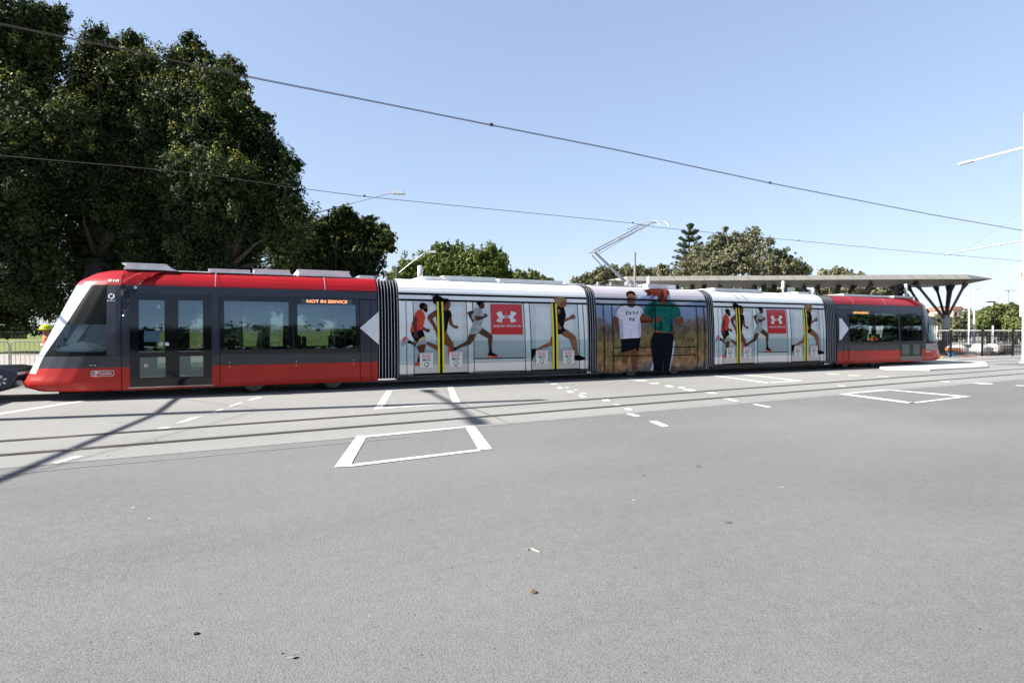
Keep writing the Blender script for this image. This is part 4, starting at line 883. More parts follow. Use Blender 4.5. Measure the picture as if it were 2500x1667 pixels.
    L2 = [(2*cx-x, y) for x, y in L1]; items = [(0, L1), (0, L2)]
    for k in range(24):
        a0 = 2*math.pi*k/24; a1 = 2*math.pi*(k+1)/24
        items.append((0, [(cx+46*math.cos(a0), cy+13*math.sin(a0)), (cx+46*math.cos(a1), cy+13*math.sin(a1)), (cx+34*math.cos(a1), cy+7*math.sin(a1)), (cx+34*math.cos(a0), cy+7*math.sin(a0))]))
    D('logo_mark', R3, items, ['logow'], .0225)
    t_ = MB(); a = T(*tp(*R3(1232, 690))); b = T(*tp(*R3(1528, 668))); text_side(t_, 'UNDER ARMOUR', a[0], a[1], b[0], b[1], .024, bold=.002); build('logo_text', t_, 'logow', sec)
    # door stickers
    for (x0_, y0_, x1_, y1_) in ((454, 962, 597, 1124), (767, 952, 906, 1112), (1687, 935, 1814, 1086), (1973, 933, 2094, 1080)):
        a = T(*tp(*R3(x0_, y1_))); b = T(*tp(*R3(x1_, y0_))); W_, H_ = b[0]-a[0], b[1]-a[1]
        s = MB(); skin_poly(s, rect(a[0], a[1], b[0], b[1]), .030)
        for ln, (t, u0, u1) in enumerate((('Tap on every', .12, .88), ('time before', .16, .84), ('boarding', .24, .76))):
            zt = b[1]-H_*(.05+.125*ln); text_side(s, t, a[0]+W_*u0, zt-H_*.085, a[0]+W_*u1, zt, .032, 1, bold=.004)
        skin_poly(s, rect(a[0]+W_*.2, a[1]+H_*.46, a[0]+W_*.48, a[1]+H_*.58), .032, 2); skin_poly(s, rect(a[0]+W_*.52, a[1]+H_*.46, a[0]+W_*.8, a[1]+H_*.58), .032, 6)
        cx_, cz_ = a[0]+W_*.5, a[1]+H_*.22; rr_ = W_*.19
        for k in range(24):
            a0 = 2*math.pi*k/24; a1 = 2*math.pi*(k+1)/24; mi = (5, 5, 5, 3, 3, 3, 3, 3, 1, 1, 1, 4)[k//2]
            s.quad([side(cx_+rr_*r_*math.cos(q), cz_+rr_*r_*math.sin(q), .032) for q, r_ in ((a0, 1), (a1, 1), (a1, .6), (a0, .6))], mi)
        build('notice_sticker', s, ['stick', 'ttxt', 'steal', 'sgreen', 'sorange', 'sblue', 'pgrey'], sec)
sec2 = wrapped(*XS['c2'], 'wrap'); tag(sec2, label='white seaside-printed section behind the left red end'); gutters(sec2, *XS['c2']); runner_set(sec2, lambda x, z: (x, z))
sec3 = wrapped(*XS['c3'], 'mural'); tag(sec3, label='short centre section printed with two runners in a desert'); gutters(sec3, *XS['c3'])
sec4 = wrapped(*XS['c4'], 'wrap'); tag(sec4, label='white seaside-printed section before the far red end'); gutters(sec4, *XS['c4'])
k4 = (XS['c4'][1]-XS['c4'][0])/(XS['c2'][1]-XS['c2'][0]); runner_set(sec4, lambda x, z: (XS['c4'][0]+(x-XS['c2'][0])*k4, z), True)
def D3(name, items, mats, off):
    mb = MB(); k = 0
    for mi, pts in items: skin_poly(mb, P(R4b, *pts), off+k, mi); k += .0004
    build(name, mb, mats, sec3)
D3('printed_runner', [(0, [(245, 1100), (390, 1055), (375, 1120), (355, 1190), (340, 1250), (300, 1292), (265, 1280), (255, 1180)]), (0, [(400, 1050), (502, 1050), (490, 1150), (495, 1250), (480, 1340), (468, 1400), (450, 1417), (410, 1402), (402, 1300), (398, 1200)]),
    (1, [(235, 880), (530, 868), (545, 900), (525, 1010), (505, 1095), (488, 1102), (470, 1050), (390, 1060), (330, 1095), (240, 1117)]),
    (0, [(130, 530), (208, 570), (215, 640), (212, 700), (248, 708), (240, 722), (208, 730), (218, 760), (195, 795), (165, 755), (140, 700), (112, 640), (104, 590)]),
    (2, [(320, 355), (350, 385), (400, 402), (445, 385), (480, 355), (560, 408), (595, 465), (590, 540), (540, 560), (530, 600), (552, 660), (552, 850), (520, 880), (380, 888), (235, 895), (214, 882), (215, 650), (205, 580), (168, 552), (130, 530), (150, 480), (180, 430), (215, 390)]),
    (3, [(330, 180), (345, 172), (400, 170), (450, 195), (466, 250), (458, 300), (442, 335), (440, 388), (400, 402), (352, 388), (345, 320), (334, 240)]), (4, [(313, 172), (330, 145), (380, 130), (430, 140), (460, 178), (462, 212), (445, 197), (400, 175), (348, 182), (335, 232), (320, 215)])],
    ['skin2', 'pnavy', 'pwhite', 'skin3', 'phair'], .014)
t_ = MB()
for s, x0_, x1_, y0_, y1_ in (('D', 316, 388, 512, 458), ('U', 430, 500, 502, 458), ('N', 368, 440, 612, 560)):
    a = tp(*R4b(x0_, y0_)); b = tp(*R4b(x1_, y1_)); text_side(t_, s, a[0], a[1], b[0], b[1], .020, bold=.007)
build('shirt_lettering', t_, 'phair', sec3)
D3('print_shading', [(0, [(215, 560), (260, 600), (275, 880), (235, 893), (214, 882), (214, 640)]), (0, [(500, 640), (552, 660), (552, 850), (520, 878), (505, 760)]), (0, [(540, 430), (592, 470), (588, 538), (545, 555)]), (0, [(130, 530), (160, 470), (185, 520), (205, 578)]),
    (1, [(350, 345), (440, 340), (438, 372), (400, 388), (354, 372)]), (1, [(350, 235), (392, 235), (392, 248), (350, 246)]), (1, [(415, 236), (452, 238), (452, 250), (415, 248)]), (1, [(375, 300), (430, 300), (425, 312), (380, 312)]), (1, [(334, 240), (352, 250), (362, 330), (345, 322)])], ['pshade', 'skin1'], .0175)
D3('printed_runner', [(0, [(750, 745), (900, 778), (1045, 790), (1045, 815), (750, 805)]), (1, [(750, 795), (1045, 803), (1075, 870), (1085, 960), (1065, 1150), (1025, 1300), (1005, 1402), (905, 1405), (900, 1200), (886, 1405), (745, 1405), (735, 1200), (712, 1000), (716, 920)]),
    (5, [(735, 1250), (745, 1402), (690, 1402)]), (5, [(1072, 890), (1087, 960), (1066, 1150), (1026, 1310), (1003, 1402), (995, 1402), (1015, 1300), (1045, 1130), (1062, 980)]),
    (2, [(790, 278), (820, 315), (880, 342), (950, 335), (985, 283), (1060, 328), (1130, 368), (1165, 420), (1182, 480), (1172, 540), (1085, 565), (1060, 640), (1050, 790), (975, 795), (880, 780), (770, 752), (742, 720), (718, 610), (700, 560), (580, 500), (600, 430), (680, 330), (740, 290)]),
    (3, [(570, 495), (640, 530), (700, 562), (780, 560), (820, 540), (860, 555), (876, 582), (860, 620), (800, 642), (740, 628), (640, 642), (560, 642), (528, 602), (532, 550)]), (3, [(1172, 520), (1215, 555), (1232, 610), (1210, 655), (1160, 650), (1110, 640), (1070, 618), (1075, 565), (1130, 560), (1165, 600), (1180, 560)]),
    (3, [(830, 92), (940, 88), (975, 120), (987, 180), (970, 230), (952, 255), (958, 330), (900, 345), (830, 318), (832, 250), (812, 170)]),
    (4, [(565, 125), (640, 107), (720, 90), (840, 85), (858, 110), (825, 150), (832, 240), (800, 200), (718, 248), (765, 192), (630, 218), (718, 168), (608, 152), (688, 137)])],
    ['skin3', 'pnavy', 'pgreen', 'skin4', 'phred', 'pblue'], .018)
D3('print_shading', [(0, [(740, 300), (780, 300), (760, 520), (735, 640), (720, 600), (700, 545), (640, 500), (690, 400)]), (0, [(1020, 560), (1060, 640), (1050, 788), (1010, 792), (1000, 680)]), (0, [(860, 600), (900, 640), (880, 778), (800, 758)]), (1, [(830, 92), (870, 92), (858, 180), (862, 315), (822, 300), (812, 170)]),
    (1, [(870, 142), (905, 146), (905, 158), (872, 156)]), (1, [(930, 148), (962, 148), (960, 160), (930, 160)]), (1, [(895, 212), (940, 212), (930, 222), (900, 222)]), (1, [(858, 262), (945, 262), (930, 300), (868, 305)]), (1, [(560, 610), (640, 600), (735, 600), (740, 628), (640, 642), (562, 640)]), (1, [(950, 120), (975, 125), (985, 180), (968, 200), (950, 170)])], ['pgreend', 'phred'], .0235)
s_ = MB()
for q in ([(188, 832), (194, 832), (204, 1452), (198, 1452)], [(266, 834), (272, 834), (285, 1450), (279, 1450)], [(1037, 850), (1043, 850), (1048, 1428), (1042, 1428)], [(1104, 852), (1110, 852), (1113, 1424), (1107, 1424)],
          [(658, 842), (667, 842), (675, 1085), (664, 1085)], [(282, 1224), (1045, 1217), (1045, 1224), (282, 1231)], [(282, 1299), (1045, 1289), (1045, 1295), (282, 1306)]):
    skin_poly(s_, P(R4, *q), .024)
build('panel_seams', s_, 'seam', sec3)
g_ = MB(); skin_poly(g_, rect(XS['c3'][0], 2.49, XS['c3'][1], 2.548), .026); skin_poly(g_, rect(XS['c3'][0], 2.325, XS['c3'][1], 2.378), .026); build('gutter_rails', g_, 'blackm', sec3)

# ---- bellows ------------------------------------------------------------
def bellows(x0, x1, n):
    mb = MB(); fr = 0; step = (x1-x0)/n; stations = []
    for i in range(n):
        a = x0+step*i
        stations += [(a, .13, 0), (a+step*.36, .03, 0), (a+step*.46, .0, 1), (a+step*.60, .0, 1), (a+step*.70, .03, 0)]
    stations.append((x1, .13, 0))
    def loop(x, ins):
        pts = [(YT+.03+ip1(PROF, z)*.9+ins, z) for z in [.26, .36, 1.0, 1.5, 2.0, 2.3, 2.54, 2.65, 2.75, 2.83, 2.87]]
        return pts+[(2*YC-y, z) for y, z in pts[::-1]]
    for (xa, ia, ma), (xb, ib, mb_) in zip(stations, stations[1:]):
        A, B = loop(xa, ia), loop(xb, ib); k = 1 if (ma and mb_) else 0
        for (p, q, r_, s) in zip(A, A[1:], B[1:], B): mb.quad([(xa, *p), (xa, *q), (xb, *r_), (xb, *s)], k)
    build('bellows', mb, ['rubber', 'ridge'], tram)
bellows(3.02, 3.59, 7); bellows(9.43, 9.755, 4); bellows(14.205, 14.54, 4); bellows(20.125, 20.79, 7)
# ---- bogies ---------------------------------------------------------------
def bogie(xa, xb):
    f = MB(); f.box((xa+.05, YT+.55, .14), (xb-.05, YT+WID-.55, .30)); f.box((xa-.45, YT+.30, .20), (xb+.45, YT+.42, .34)); f.box(((xa+xb)/2-.5, YT+.22, .13), ((xa+xb)/2+.5, YT+.34, .30))
    for k in range(6): f.disc((xa+.3+k*(xb-xa-.6)/5, YT+.24, .22+.03*(k % 2)), (0, 1, 0), .05, .08, 10)
    b = build('bogie', f, 'dark', tram)
    for x in (xa, xb):
        for y, s in ((YT+.50, -1), (YT+WID-.50, 1)):
            w_ = MB(); w_.disc((x, y, .305), (0, 1, 0), .295, .12, 32, 1); w_.disc((x, y-.0*s+s*.065, .305), (0, 1, 0), .255, .02, 32, 0); w_.disc((x, y+s*.08, .305), (0, 1, 0), .10, .06, 20, 1)
            for k in range(8): w_.disc((x+.17*math.cos(k*.785), y+s*.08, .305+.17*math.sin(k*.785)), (0, 1, 0), .018, .02, 8, 1)
            build('wheel', w_, ['wheel', 'dark'], b)
wx = lambda px, py: gp(px, py).x
bogie(wx(620.7, 957.9), wx(812.6, 949.7)); bogie(wx(1531, 919), wx(1641, 915.5)); bogie(21.9, 23.6)
u = MB(); u.box((-2.2, YT+.6, .20), (-.7, YT+WID-.6, .24)); build('underfloor_box', u, 'dark', tram)
u = MB(); u.bar((-3.3, YT+.5, .24), (-2.7, YT+.9, .05), .12, .04); u.box((-3.9, YT+.7, .12), (-3.2, YT+1.9, .20)); build('track_brake', u, 'dark', tram)
# ---- roof equipment --------------------------------------------------------
def rbox(p0, p1, ytop, y0, y1, m='roofw', lid=True, z0=2.93, name='roof_unit', taper=.08):
    a = onY(*p0, YT+y0); b = onY(*p1, YT+y0); zt = (a.z+b.z)/2
    mb = MB(); xa, xb = a.x, b.x
    mb.prism([(xa, z0), (xb, z0), (xb-taper, zt-.02), (xa+taper*.3, zt-.02)], YT+y0+.03, YT+y1-.03)
    if lid: mb.box((xa-.02, YT+y0, zt-.02), (xb-taper+.02, YT+y1, zt+.012))
    n = int((xb-xa)/.6)
    for k in range(n): mb.box((xa+.2+k*.6, YT+y0+.01, z0+.02), (xa+.24+k*.6, YT+y0+.05, zt-.02))
    build(name, mb, m, tram, recalc=True)
rbox(R1(1175, 166), R1(1700, 184), 0, .42, 2.2, taper=.25); 
rbox(R2(235, 222), R2(655, 238), 0, .5, 2.1); rbox(R2(665, 224), R2(1035, 240), 0, .5, 2.1); rbox(R2(1092, 230), R2(1605, 250), 0, .48, 2.15); rbox(R2(1680, 288), R2(1850, 294), 0, .6, 2.0)
rbox(R3(490, 152), R3(720, 160), 0, .6, 2.0); rbox(R3(720, 148), R3(1290, 168), 0, .55, 2.1, 'white'); rbox(R3(1310, 178), R3(2000, 205), 0, .55, 2.1, 'white'); rbox(R3(2010, 225), R3(2215, 236), 0, .6, 2.0)
rbox(R4(600, 650), R4(875, 662), 0, .55, 2.0); rbox(R5(150, 262), R5(860, 292), 0, .45, 2.1, 'white'); rbox(R5(1375, 320), R5(1560, 330), 0, .6, 2.0, 'white')
rbox(R6(200, 485), R6(760, 500), 0, .6, 2.0, 'roofw'); rbox(R6(800, 500), R6(1060, 515), 0, .5, 2.0, 'white')
d_ = MB(); c = onY(*R1(1550, 168), YC); d_.disc((c.x, c.y, 2.96), (0, 0, 1), .20, .22, 24); build('roof_dome', d_, 'dark', tram)
# ---- pantograph --------------------------------------------------------------
def Q4(x, y, yy=YC): return onY(*R4(x, y), yy)
pn = MB(); pb = Q4(440, 640); pn.box((pb.x-1.9, YC-.45, 2.97), (pb.x+.9, YC+.45, 3.02)); 
for dx in (-1.6, -1.1, -.3, .2, .7):
    for yy in (YC-.45, YC+.45): pn.disc((pb.x+dx, yy, 3.05), (0, 0, 1), .05, .14, 10)
pn.disc((pb.x-.25, YC-.3, 3.10), (0, 1, 0), .12, .25, 16); pn.box((pb.x+.1, YC-.3, 3.0), (pb.x+.4, YC+.2, 3.14))
pant = build('pantograph', pn, 'galv', tram)
kn = Q4(115, 352); hd = Q4(575, 112); ar = MB(); ar.tube([Vector((pb.x, YC, 3.06)), kn], [.055, .04], 10); build('lower_arm', ar, 'galv', pant)
ar = MB(); ar.tube([Q4(95, 385), Q4(335, 645)], .014, 6); build('control_rod', ar, 'wire', pant)
ar = MB()
for yy in (-.28, .28): ar.tube([kn+Vector((0, yy, 0)), hd+Vector((0, yy*1.1, 0))], .022, 8)
ar.tube([kn+Vector((0, -.3, 0)), kn+Vector((0, .3, 0))], .035, 8); ar.tube([kn.lerp(hd, .5)+Vector((0, -.3, 0)), kn.lerp(hd, .5)+Vector((0, .3, 0))], .014, 6); ar.tube([kn+Vector((.1, 0, -.12)), hd+Vector((-.1, 0, -.1))], .012, 6)
build('upper_arm', ar, 'galv', pant)
ar = MB()
for dx in (-.18, .18):
    c = hd+Vector((.2+dx, 0, .1)); pts = [c+Vector((0, s, -.22*(abs(s)/.8)**5)) for s in (-.8, -.72, -.6, -.4, 0, .4, .6, .72, .8)]; ar.tube(pts, .016, 8)
ar.tube([Q4(420, 150), Q4(565, 92)], .016, 6); ar.tube([Q4(415, 168), Q4(420, 135)], .016, 6); ar.bar(hd+Vector((0, -.3, .04)), hd+Vector((.4, -.3, .08)), .03, .03); ar.bar(hd+Vector((0, .3, .04)), hd+Vector((.4, .3, .08)), .03, .03)
build('collector_head', ar, 'alu', pant)
# coupler at the left front
cp = MB(); cp.tube([(-4.5, YC, .42), (-5.2, YC, .42)], .09, 12); cp.box((-5.0, YC-.15, .30), (-4.72, YC+.15, .56)); cp.box((-4.9, YC-.35, .50), (-4.6, YC+.35, .60)); build('coupler', cp, 'silver', tram, recalc=True, bevel=.02)
# ================================================================== THINGS AROUND
# coupled vehicle whose dark folded nose enters at the left edge
def nose_vehicle():
    root = empty('rail_vehicle', (-7.5, YC, 0)); tag(root, 'dark grey rounded vehicle nose with pale flower mark at the left edge', 'rail vehicle')
    q = [R9]; zm = ZM(0, 760, 7.84)
    pts = []
    yy = YC-.75
    for p in ((0, 1085), (130, 1105), (250, 1120), (330, 1165), (350, 1230), (300, 1330), (240, 1420), (170, 1490), (60, 1525), (0, 1540)):
        w_ = onY(*zm(*p), yy); pts.append((w_.x, w_.z))
    x0 = -16.0; ZT, ZB = pts[0][1], pts[-1][1]
    mb = MB(); mb.prism([(x0, ZT+.02)]+pts+[(x0, ZB)], yy, YC+.75); b = build('nose_cover', mb, 'slate', root, recalc=True, bevel=.06)
    mb = MB(); 
    p2 = [onY(*zm(*p), YC) for p in ((270, 1125), (400, 1170), (410, 1240), (330, 1300), (250, 1310))]
    mb.prism([(p.x, p.z) for p in p2], YC-.45, YC+.45); build('hitch_hood', mb, 'blackm', root, recalc=True, bevel=.04)
    mb = MB(); c = onY(*zm(8, 1325), yy-.012)
    for k in range(6):
        a = k*math.pi/3+.35; d = Vector((math.cos(a), 0, math.sin(a))); n = Vector((-d.z, 0, d.x))
        mb.quad([c+d*.03, c+d*.09+n*.025, c+d*.12, c+d*.09-n*.025])
    build('flower_mark', mb, 'silver', root)
    # taller body further left, outside the frame (casts the shadow beside the tram)
    mb = MB(); mb.prism([(-16, .25), (-6.9, .25), (-7.1, .9), (-7.9, 2.6), (-16, 2.9)], YT+.05, YT+WID-.05); build('body', mb, 'slate', root, recalc=True, bevel=.12)
nose_vehicle()
# overhead wires ---------------------------------------------------------------
def wire(name, label, pts, r, y_of, droppers=(), m='wire'):
    mb = MB(); mb.tube(pts, r, 6); o = build(name, mb, m); tag(o, label, 'cable'); 
    return o
def near_wire_pt(px, py):
    d = ray(px, py); t = 9.9/(d.y-.0687*d.x); return CAM+d*t
nw = [near_wire_pt(*p) for p in ((-140, 32), (0, 60), (300, 122), (600, 188), (880, 243), (1200, 307), (1500, 366), (1880, 448), (2270, 524), (2500, 564))]
nw = [nw[0]+(nw[0]-nw[1])*4]+nw+[nw[-1]+(nw[-1]-nw[-2])*3]
mb = MB(); mb.tube(nw, .0065, 6); mb.tube([p+Vector((0, .012, .022)) for p in nw], .005, 6)
for p in nw[4:-2:2]: mb.box((p.x-.03, p.y-.01, p.z-.01), (p.x+.03, p.y+.02, p.z+.045))
tag(build('contact_wire', mb, 'wire'), 'upper overhead wire running over the near track, clear of the tram', 'cable', 'overhead contact wires')
fw_ = [onY(*p, YC) for p in ((-140, 368), (0, 380), (300, 406), (500, 425), (700, 456), (890, 480), (1200, 511), (1545, 545), (1600, 555), (1950, 588), (2200, 612), (2340, 624), (2490, 637))]
fw_ = [fw_[0]+(fw_[0]-fw_[1])*4]+fw_+[fw_[-1]+(fw_[-1]-fw_[-2])*3]
mb = MB(); mb.tube(fw_, .0085, 6)
for p in fw_[2:-1:2]: mb.box((p.x-.03, p.y-.01, p.z-.01), (p.x+.03, p.y+.01, p.z+.04))
tag(build('contact_wire', mb, 'wire'), 'lower overhead wire touched by the raised pantograph', 'cable', 'overhead contact wires')
# centre masts --------------------------------------------------------------------
def mast(x, y, H, label, signs, near=1.0, thick=1.0):
    root = empty('tram_mast', (x, y, 0)); tag(root, label, 'mast', 'white masts between the tracks')
    mb = MB(); mb.tube([(0, 0, 0), (0, 0, H*.6), (0, 0, H)], [.17, .155, .13], 20); mb.tube([(0, 0, 0), (0, 0, .06)], .26, 16); build('mast_pole', mb, 'mastw', root, local=True)
    def W(px, py): p = onX(px, py, 33.3); return Vector((0, p.y-14.73, p.z))
    a0 = Vector((0, 0, W(2498, 365).z)); tip = W(2340, 405)
    for s in (1, -1):
        f = lambda p: Vector((p.x, p.y*s, p.z))
        mb = MB(); mb.tube([f(a0), f(a0.lerp(tip, .78))], [.055, .045], 10); arm = build('lamp_arm', mb, 'mastw', root, local=True)
        c = a0.lerp(tip, .88); d = (tip-a0).normalized(); mb = MB(); mb.bar(f(a0.lerp(tip, .76)), f(tip), .26, .07); mb.bar(f(a0.lerp(tip, .8)), f(a0.lerp(tip, .97)), .2, .12)
        build('lamp_head', mb, 'silver', arm, local=True)
        c0 = Vector((0, 0, W(2498, 588).z)); ct = W(2300, 622)
        if s < 0: ct = Vector((ct.x, ct.y*near, ct.z))
        mb = MB(); mb.tube([f(c0), f(ct)], .032*thick, 10); mb.tube([f(W(2490, 520)), f(c0.lerp(ct, .73))], .008, 6); mb.tube([f(W(2486, 530)), f(W(2483, 585))], .006, 6)
        mb.tube([f(ct+Vector((0, 0, -.25))), f(ct+Vector((0, 0, .1)))], .015, 6); mb.tube([f(ct+Vector((0, 0, -.1))), f(c0.lerp(ct, .7)+Vector((0, 0, -.14)))], .012, 6); mb.tube([f(c0.lerp(ct, .74)), f(c0.lerp(ct, .74)+Vector((0, 0, -.15)))], .012, 6)
        build('wire_bracket', mb, 'alu', root, local=True)
    return root
mastR = mast(gp(2506, 886).x, gp(2506, 886).y, 11.65, 'white mast at the right edge of the photo carrying lamp arm and road signs', True)
mastR.rotation_euler = (-.007, -.0150, 0)
mastL = mast(-8.9, 13.36, 11.65, 'white mast beyond the left edge whose long shadow crosses the slab', False, 1.9, 1.6); mastL.rotation_euler = (0, 0, -.12)
# signs on the right mast, turned to the viewer
def sign(px0, py0, px1, py1, kind, label):
    z = 27.0; a = PZ(px0, py1, z); b = PZ(px1, py0, z); Wd = (b-a).dot(RT); Hh = (b-a).z
    U = Vector((RT.x, RT.y, 0)).normalized(); n = Vector((-U.y, U.x, 0))*-1
    n = Vector((-math.sin(_y), -math.cos(_y), 0)); c = a+U*Wd/2+Vector((0, 0, Hh/2))
    mb = MB()
    def bd(u0, v0, u1, v1, t0, t1, m): mb.bar(c+U*u0+Vector((0, 0, (v0+v1)/2))+n*(t0+t1)/2, c+U*u1+Vector((0, 0, (v0+v1)/2))+n*(t0+t1)/2, abs(t1-t0), abs(v1-v0), m)
    bd(-Wd/2, -Hh/2, Wd/2, Hh/2, 0, .02, 0)
    if kind == 'noentry':
        r = min(Wd, Hh)*.42; mb.disc(c+n*.024, n, r, .006, 32, 1); bd(-r*.75, -r*.18, r*.75, r*.18, .027, .032, 0)
    if kind in ('nopark', 'noturn'):
        r = min(Wd, Hh)*.42
        for k in range(32):
            a0 = 2*math.pi*k/32; a1 = 2*math.pi*(k+1)/32
            mb.quad([c+n*.024+U*r*q*math.cos(t)+Vector((0, 0, r*q*math.sin(t))) for t, q in ((a0, 1), (a1, 1), (a1, .84), (a0, .84))], 1)
        p = [c+n*.026+U*(-r*.1)+Vector((0, 0, -r*.5)), c+n*.026+U*(r*.1)+Vector((0, 0, -r*.5)), c+n*.026+U*(r*.1)+Vector((0, 0, r*.4)), c+n*.026+U*(-r*.1)+Vector((0, 0, r*.4))]; mb.quad(p, 2)
        d = (U+Vector((0, 0, 1))).normalized()*r*.9; e_ = (U-Vector((0, 0, 1))).normalized()*r*.07
        mb.quad([c+n*.028-d+e_, c+n*.028+d+e_, c+n*.028+d-e_, c+n*.028-d-e_], 1)
    o = build('road_sign', mb, ['signw', 'signr', 'signb']); tag(o, label, 'sign', 'signs on the right mast')
sign(2489, 652, 2519, 690, 'noentry', 'red no entry disc on white board, uppermost on the right mast')
sign(2491, 692, 2517, 722, 'blank', 'plain white plate between the no entry disc and the round ban sign')
sign(2489, 724, 2519, 738, 'blank', 'small white plate just above the lowest ban sign')
sign(2489, 740, 2525, 773, 'noturn', 'red ringed ban sign, lowest on the right mast')
# street lamps behind the tram -------------------------------------------------------
def lamp(px, z, top, arm0, arm1, head, label, pm='green', r=.065, group=None, hd_=(.5, .22, .14)):
    b = gz(px, z); root = empty('street_lamp', b); tag(root, label, 'street lamp', group)
    T_ = PZ(px, top, z); mb = MB(); mb.tube([b, (b+T_)/2, T_], [r*1.2, r, r*.8], 10); build('lamp_post', mb, pm, root)
    A, B = PZ(*arm0, z), PZ(*arm1, z); H_ = PZ(*head, z); mb = MB(); mb.tube([T_, A, A.lerp(B, .5)+Vector((0, 0, .05)), B, H_], [r*.55, r*.5, r*.4, r*.3, r*.3], 8); build('lamp_arm', mb, 'galv', root)
    d = Vector((RT.x, RT.y, 0)).normalized()*(1 if head[0] >= arm1[0] else -1); mb = MB()
    mb.bar(H_-d*.1, H_+d*hd_[0], hd_[1], hd_[2]); mb.bar(H_+d*hd_[0]*.45, H_+d*(hd_[0]+.03), hd_[1]+.03, hd_[2]*1.1, 1); build('lamp_head', mb, ['dark' if pm == 'green' and z < 40 else 'silver', 'lamp'], root, recalc=True, bevel=.03)
    return root
lamp(694, 44, 545, (700, 541), (945, 474), (962, 471), 'street lamp with long sloping arm over the trees behind the cab', 'green', .09, hd_=(.8, .35, .22))
lamp(969, 55, 652, (972, 668), (1036, 618), (1046, 615), 'street lamp with thin bent arm in front of the bright green broad tree', r=.13, hd_=(.7, .3, .2))
def tlamp(px, z, top, x0, x1, label, m='fence', r=.06, thick=.10, drop=0):
    b = gz(px, z); root = empty('street_lamp', b); tag(root, label, 'street lamp', 'distant lamps at the right')
    T_ = PZ(px, top, z); mb = MB(); mb.tube([b, T_], [r, r*.8], 8); build('lamp_post', mb, m, root)
    mb = MB(); mb.bar(PZ(x0, top+drop, z), PZ(x1, top, z), .3, thick); build('lamp_head', mb, m, root)
tlamp(2427, 52, 737, 2412, 2427, 'black post lamp with flat head left of its post, before the green tree')
tlamp(2358.5, 70, 755, 2348, 2370, 'black double-headed post lamp behind the column', r=.09)
tlamp(2302, 64, 749.5, 2292, 2315, 'black double-headed post lamp seen between the canopy struts', r=.07)
tlamp(2365.7, 60, 717, 2365, 2376, 'shorter white pole lamp behind the white fence', 'mastw', .085, .05)
tlamp(2378.4, 56, 705.5, 2378, 2395, 'taller white pole lamp behind the white fence', 'mastw', .10, .05)
tlamp(2461.7, 85, 709, 2451, 2476, 'pale far pole with two thin arms above the green tree', 'alu', .09, .08)
tlamp(2464, 66, 748, 2462, 2478, 'dark short post lamp rising from the green tree', 'fence', .06, .09)
tlamp(2310.5, 80, 707, 2308, 2313, 'hair-thin pale pole between the canopy struts', 'alu', .05, .05)
# wooden pole
b = gz(1550, 42); tp_ = PZ(1550, 616, 42); mb = MB(); mb.tube([b, tp_], [.11, .085], 10); tag(build('wooden_pole', mb, 'wood'), 'bare weathered wooden pole rising behind the pantograph', 'pole')
# traffic signals with white caps
def signal(px, top, z, capw, label, kind):
    b = gz(px, z); root = empty('traffic_signal', b); tag(root, label, 'traffic light', 'traffic signal posts behind the tram')
    T_ = PZ(px, top, z); r = capw*z/F/2; mb = MB(); mb.tube([b, T_-Vector((0, 0, .3))], r*.62, 12); build('signal_post', mb, 'silver', root)
    mb = MB(); mb.tube([T_-Vector((0, 0, .42)), T_-Vector((0, 0, .40)), T_-Vector((0, 0, .06)), T_-Vector((0, 0, .02)), T_], [r*.8, r, r*.95, r*.8, r*.3], 14); build('post_cap', mb, 'mastw', root, smooth=True)
    U = Vector((RT.x, RT.y, 0)).normalized(); n = Vector((-math.sin(_y), -math.cos(_y), 0))
    if kind == 'lantern':
        for k, (dx, dz) in enumerate(((-.42, -.5),)):
            c = T_+U*dx+Vector((0, 0, dz)); mb = MB(); mb.bar(c-U*.16, c+U*.16, .3, .9); 
            for j in range(3): mb.tube([c+n*.15+Vector((0, 0, .3-.3*j)), c+n*.36+Vector((0, 0, .28-.3*j))], .115, 14)
            mb.bar(c+U*.16, T_+Vector((0, 0, dz)), .04, .04); build('signal_lantern', mb, 'blackm', root, recalc=True, bevel=.02)
    if kind == 'board':
        c = T_+U*.42+Vector((0, 0, -.60)); mb = MB(); mb.bar(c-U*.20, c+U*.20, .03, .5); mb.bar(c-U*.42, c-U*.2, .03, .03); build('sign_back', mb, 'alu', root)
    if kind == 'target':
        c = T_-U*.33+Vector((0, 0, -.62)); mb = MB(); mb.disc(c, n, .24, .06, 24); mb.tube([c, c+U*.33], .02, 6); mb.box(tuple(c-Vector((.1, .1, .9))), tuple(c+Vector((.1, .1, 0)))); build('signal_lantern', mb, 'blackm', root)
signal(1025.5, 648, 21.5, 13, 'traffic signal post with white cap behind the first white section', 'target')
signal(1583.5, 676, 29, 9, 'traffic signal post with white cap behind the mural section', 'plain')
signal(1912, 686, 31, 8, 'traffic signal post with white cap and pale board', 'board')
signal(2211.5, 693, 33, 8, 'traffic signal post with white cap and black lantern above the far red section', 'lantern')
